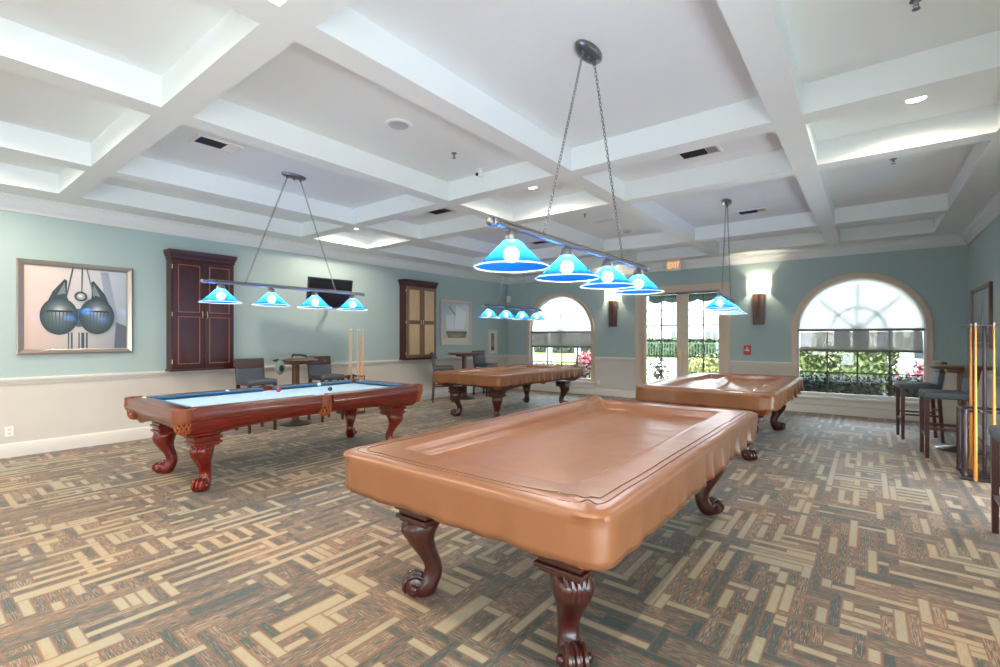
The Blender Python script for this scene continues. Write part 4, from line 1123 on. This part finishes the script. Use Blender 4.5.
def shrub(name, label, cat, x0, x1, y0, y1, z1, n, mats, leaf=.05, boxy=True, group=None, z0=-.03):
    rnd = random.Random(hash(label) % 1000 if False else len(label) * 7 + int(x0 * 10)); mb = MB()
    cx, cy, cz = (x0 + x1) / 2, (y0 + y1) / 2, (z0 + z1) / 2
    rx, ry, rz_ = (x1 - x0) / 2, (y1 - y0) / 2, (z1 - z0) / 2
    for i in range(n):
        if boxy:
            p = [rnd.uniform(-1, 1) for _ in range(3)]; k = rnd.randrange(3); p[k] = rnd.choice((-1, 1)) * rnd.uniform(.85, 1.04)
            if k == 2: p[k] = abs(p[k])
            if k == 1: p[k] = -abs(p[k]) if rnd.random() < .75 else p[k]
        else:
            v = Vector((rnd.gauss(0, 1), rnd.gauss(0, 1), rnd.gauss(0, 1))).normalized() * rnd.uniform(.72, 1.05); p = list(v)
        c = Vector((cx + p[0] * rx, cy + p[1] * ry, cz + p[2] * rz_))
        R = Matrix.Rotation(rnd.uniform(0, 6.3), 4, 'Z') @ Matrix.Rotation(rnd.uniform(-1.2, 1.2), 4, 'X')
        s = leaf * rnd.uniform(.6, 1.3); m = mats[0] if rnd.random() < .72 or len(mats) == 1 else rnd.choice(mats[1:])
        mb.add([(-s * .5, 0, 0), (0, -s, s * .2), (s * .5, 0, 0), (0, s, s * .2)], [(0, 1, 2, 3)], m, False, Matrix.Translation(c) @ R)
    core = MB()
    if boxy: mb.box((x0 + .08 * rx, y0 + .06, z0), (x1 - .08 * rx, y1 - .06, z1 - .05), mats[0], bev=.05)
    else: mb.sphere((cx, cy, cz), 1, mats[0], 14, (rx * .86, ry * .86, rz_ * .9))
    o = mb.build(name, fix=False); tag(o, label, cat, group); return o
shrub('hedge', 'sunlit trimmed green hedge seen through the right arched window', 'hedge', -3.1, .5, 14.4, 15.2, 1.16, 3600, [M['leaf1'], M['leaf3']], .07)
shrub('flower_bed', 'dark shrub bed with lilac flowers below the right window', 'flower bed', -1.6, .2, 11.6, 12.5, .62, 3000, [M['leaf2'], M['lilac'], M['leaf1'], M['leaf3']], .045)
shrub('flower_bed', 'dark bed with red blooms at right of the right window', 'flower bed', .33, 2.6, 11.7, 12.7, .66, 2600, [M['leaf2'], M['pink'], M['leaf1']], .05)
shrub('flowering_shrub', 'pink flowering shrub beyond the right arched window', 'shrub', .62, 3.2, 13.4, 15.0, 1.12, 3000, [M['pink'], M['leaf1'], M['lilac']], .06, False)
shrub('hedge', 'dark clipped hedge below the left arched window', 'hedge', -10.2, -6.4, 11.9, 12.7, .62, 3000, [M['leaf2'], M['leaf1'], M['pink']], .05)
shrub('hedge', 'long dark hedge at the lawn edge past the left window', 'hedge', -31.0, -18.0, 39.6, 41.0, 1.8, 3000, [M['leaf2']], .2)
shrub('flowering_shrub', 'pink shrub on the lawn beyond the left arched window', 'shrub', -8.9, -7.6, 15.8, 16.8, .95, 1500, [M['pink'], M['leaf1'], M['leaf3']], .07, False)
shrub('hedge', 'tall green hedge beyond the glass door', 'hedge', -15.5, -6.0, 36.0, 37.2, 1.3, 3400, [M['leaf1'], M['leaf2']], .17)
shrub('round_bush', 'lime green round bush outside the right leaf of glass door', 'bush', -4.5, -3.25, 14.6, 15.8, .95, 1600, [M['leaf3'], M['leaf1']], .06, False)
def trunk_tree(name, label, x, y, h, lean, r):
    root = thing(name, label, 'tree', (x, y, -.06)); pts = [(lean * (k / 8) ** 1.2, 0, h * k / 8) for k in range(9)]
    mb = MB(); mb.tube(pts, [r * (1.25 - .4 * k / 8) for k in range(9)], M['bark'], 12); mb.build('trunk', root)
    rnd = random.Random(int(x * 10)); mb = MB(); c = Vector(pts[-1])
    for i in range(13):
        a = 2 * PI * i / 13 + rnd.uniform(-.2, .2); d = Vector((math.cos(a), math.sin(a), 0)); e = rnd.uniform(.2, 1.0)
        sp = [c + d * (.8 * t) + Vector((0, 0, e * t * .9 - .9 * t * t)) for t in [q / 7 for q in range(8)]]
        side = Vector((-d.y, d.x, 0))
        for q in range(7):
            w0 = .18 * math.sin(PI * (q + .4) / 7.6); w1 = .18 * math.sin(PI * min(7.5, q + 1.4) / 7.6)
            for s in (-1, 1): mb.add([sp[q][:], (sp[q] + side * s * w0 + Vector((0, 0, -.12)))[:], (sp[q + 1] + side * s * w1 + Vector((0, 0, -.12)))[:], sp[q + 1][:]], [(0, 1, 2, 3)], M['leaf1'])
    mb.build('fronds', root, fix=False)
trunk_tree('palm_tree', 'leaning white palm trunk right in the right arched window', 1.55, 15.6, 5.2, -1.5, .13)
trunk_tree('palm_tree', 'upright pale palm trunk in middle of the right window', .35, 17.0, 5.6, .1, .15)
trunk_tree('palm_tree', 'pale palm trunk seen left of centre in the left window', -9.35, 15.0, 5.0, .2, .10)
trunk_tree('palm_tree', 'pale palm trunk seen right of centre in the left window', -9.75, 18.0, 5.2, -.15, .11)
root = thing('potted_shrub', 'small bare twiggy shrub on the path outside the glass door', 'shrub', (-4.75, 13.6, -.03)); rnd = random.Random(5)
mb = MB()
for i in range(26):
    a = rnd.uniform(0, 6.3); e = rnd.uniform(.1, .32); h = rnd.uniform(.45, .85); mb.tube([(0, 0, 0), (.4 * e * math.cos(a), .4 * e * math.sin(a), h * .5), (e * math.cos(a), e * math.sin(a), h)], [.012, .007, .003], M['stoolwood'], 5)
mb.build('twigs', root)
mb = MB()
for i in range(260):
    a = rnd.uniform(0, 6.3); e = rnd.uniform(.02, .34); z = rnd.uniform(.3, .9); mb.add([(-.03, 0, 0), (0, -.045, .015), (.03, 0, 0), (0, .045, .015)], [(0, 1, 2, 3)], M['leaf2'], False, Matrix.Translation((e * math.cos(a), e * math.sin(a), z)) @ Matrix.Rotation(a * 3, 4, 'X'))
mb.build('leaves', root, fix=False)
# green railing in front of the hedge
root = thing('garden_fence', 'dark green railing fence in front of the far hedge', 'fence', (-10.6, 35.6, -.05))
mb = MB()
for k in range(46): x = -4.5 + k * .2; mb.box((x - .025, -.025, 0), (x + .025, .025, 1.1), M['awn'])
mb.build('bars', root); mb = MB(); mb.box((-4.6, -.03, 1.05), (4.6, .03, 1.12), M['awn']); mb.box((-4.6, -.03, .1), (4.6, .03, .16), M['awn']); mb.build('rails', root)
# building across the garden
def building(label, x0, x1, y, h, cols):
    root = thing('garden_building', label, 'building', ((x0 + x1) / 2, y, -.05)); w = x1 - x0
    MB().box((-w / 2, 0, 0), (w / 2, 4, h), M['bldg']).build('walls', root)
    mb = MB(); r0 = [(-w / 2 - .6, -.8, h), (w / 2 + .6, -.8, h), (w / 2 + .6, 4.6, h), (-w / 2 - .6, 4.6, h)]; r1 = [(-w / 2 + 1.5, 1.4, h + 1.6), (w / 2 - 1.5, 1.4, h + 1.6), (w / 2 - 1.5, 2.4, h + 1.6), (-w / 2 + 1.5, 2.4, h + 1.6)]
    mb.loft([r0, r1], M['roof'], smooth=False); mb.build('roof', root)
    for k in range(cols):
        x = -w / 2 + w * (k + .5) / cols
        mb = MB(); mb.box((x - .55, -.03, .75), (x + .55, .02, 2.1), M['bldg']); mb.box((x - .48, -.04, .82), (x - .03, -.02, 2.03), M['bwin']); mb.box((x + .03, -.04, .82), (x + .48, -.02, 2.03), M['bwin']); mb.build('window', root)
    for k in range(cols + 1):
        x = -w / 2 + w * k / cols
        mb = MB(); mb.lathe([(.16, 0), (.16, .12), (.12, .16), (.11, h - .3), (.16, h - .2), (.16, h)], M['bldg'], 14, T=Matrix.Translation((x, -.55, 0))); mb.build('column', root)
building('white single-storey building with columns beyond the right window', -1.5, 9.0, 20.2, 3.0, 5)
building('white low building with grey roof beyond the glass door', -26.0, -6.0, 42.0, 3.2, 7)
# awning over the door
root = thing('door_awning', 'dark green awning with white scalloped edge outside the glass door', 'awning', ((DX0 + DX1) / 2, YB + .2, 0))
mb = MB(); rows = [[(-1.25, 0.0, 2.95), (1.25, 0.0, 2.95)], [(-1.25, 1.2, 2.62), (1.25, 1.2, 2.62)]]; mb.loft(rows, M['awn'], smooth=False, closed=False, cap=False)
sc = []; n = 70
top = [(-1.25 + 2.5 * k / n, 1.2, 2.62) for k in range(n + 1)]; bot = [(-1.25 + 2.5 * k / n, 1.2, 2.40 - .06 * abs(math.sin(PI * 6 * k / n))) for k in range(n + 1)]
mb.loft([top, bot], M['awn'], smooth=False, closed=False, cap=False)
cl = mb.build('canvas', root, fix=False); sd = cl.modifiers.new('thickness', 'SOLIDIFY'); sd.thickness = .01
mb = MB(); mb.tube([(p[0], p[1], p[2]) for p in bot], .014, M['awnw'], 5); mb.build('scalloped_edge', root)
mb = MB()
for s in (-1.23, 1.23): mb.rod((s, 0.02, 2.55), (s, 1.19, 2.6), .012, M['darkmetal'], 6); mb.rod((s, .02, 2.93), (s, 1.19, 2.61), .012, M['darkmetal'], 6)
mb.build('frame', root)

# ------------------------------------------------------------------ light: sky, sun, portals
w = bpy.data.worlds.new('sky'); SC.world = w; w.use_nodes = True
nt = w.node_tree; bg = nt.nodes['Background']; bg.inputs[1].default_value = 1.0
tc = nt.nodes.new('ShaderNodeTexCoord'); sp = nt.nodes.new('ShaderNodeSeparateXYZ'); nt.links.new(tc.outputs['Generated'], sp.inputs[0])
mr = nt.nodes.new('ShaderNodeMapRange'); mr.inputs['From Min'].default_value = -.04; mr.inputs['From Max'].default_value = .04
nt.links.new(sp.outputs['Z'], mr.inputs['Value'])
wm = nt.nodes.new('ShaderNodeMix'); wm.data_type = 'RGBA'
wm.inputs[6].default_value = (8.0, 8.8, 9.6, 1)          # bright lower half, added to fill the ceiling from below
wm.inputs[7].default_value = (5.2, 6.1, 6.8, 1)             # sky
nt.links.new(mr.outputs[0], wm.inputs[0]); nt.links.new(wm.outputs[2], bg.inputs[0])
sun = bpy.data.lights.new('sun', 'SUN'); sun.energy = 22.0; sun.angle = math.radians(1.5); sun.color = (1, .95, .86)
so = bpy.data.objects.new('sun', sun); COL.objects.link(so); so.rotation_euler = (math.radians(38), 0, math.radians(-20))
def portal(x, y, z, sx, sz, face):
    l = bpy.data.lights.new('portal', 'AREA'); l.shape = 'RECTANGLE'; l.size = sx; l.size_y = sz; l.cycles.is_portal = True
    o = bpy.data.objects.new('portal', l); COL.objects.link(o); o.location = (x, y, z); o.rotation_euler = (PI / 2 if face < 0 else -PI / 2, 0, 0); return o
for a, b in FILL_FRONT: portal((a + b) / 2, YF - .21, .725, b - a, 1.35, -1)
for a, b in FILL_RIGHT:
    l = portal(XR + .21, (a + b) / 2, .775, b - a, 1.45, 1); l.rotation_euler = (PI / 2, 0, PI / 2)
for x in (W1X, W2X): portal(x, YB + .21, 1.43, 1.9, 2.3, 1)
portal((DX0 + DX1) / 2, YB + .21, 1.25, 1.8, 2.5, 1)

vs = SC.view_settings
SC.display_settings.display_device = 'sRGB'
vs.view_transform = 'Standard'; vs.look = 'None'; vs.gamma = 1; vs.use_curve_mapping = False; vs.exposure = 0.68
cy = SC.cycles
cy.max_bounces = 10; cy.diffuse_bounces = 6; cy.glossy_bounces = 4; cy.transmission_bounces = 6; cy.transparent_max_bounces = 16
cy.sample_clamp_indirect = 6; cy.caustics_reflective = False; cy.caustics_refractive = False
cy.use_denoising = True
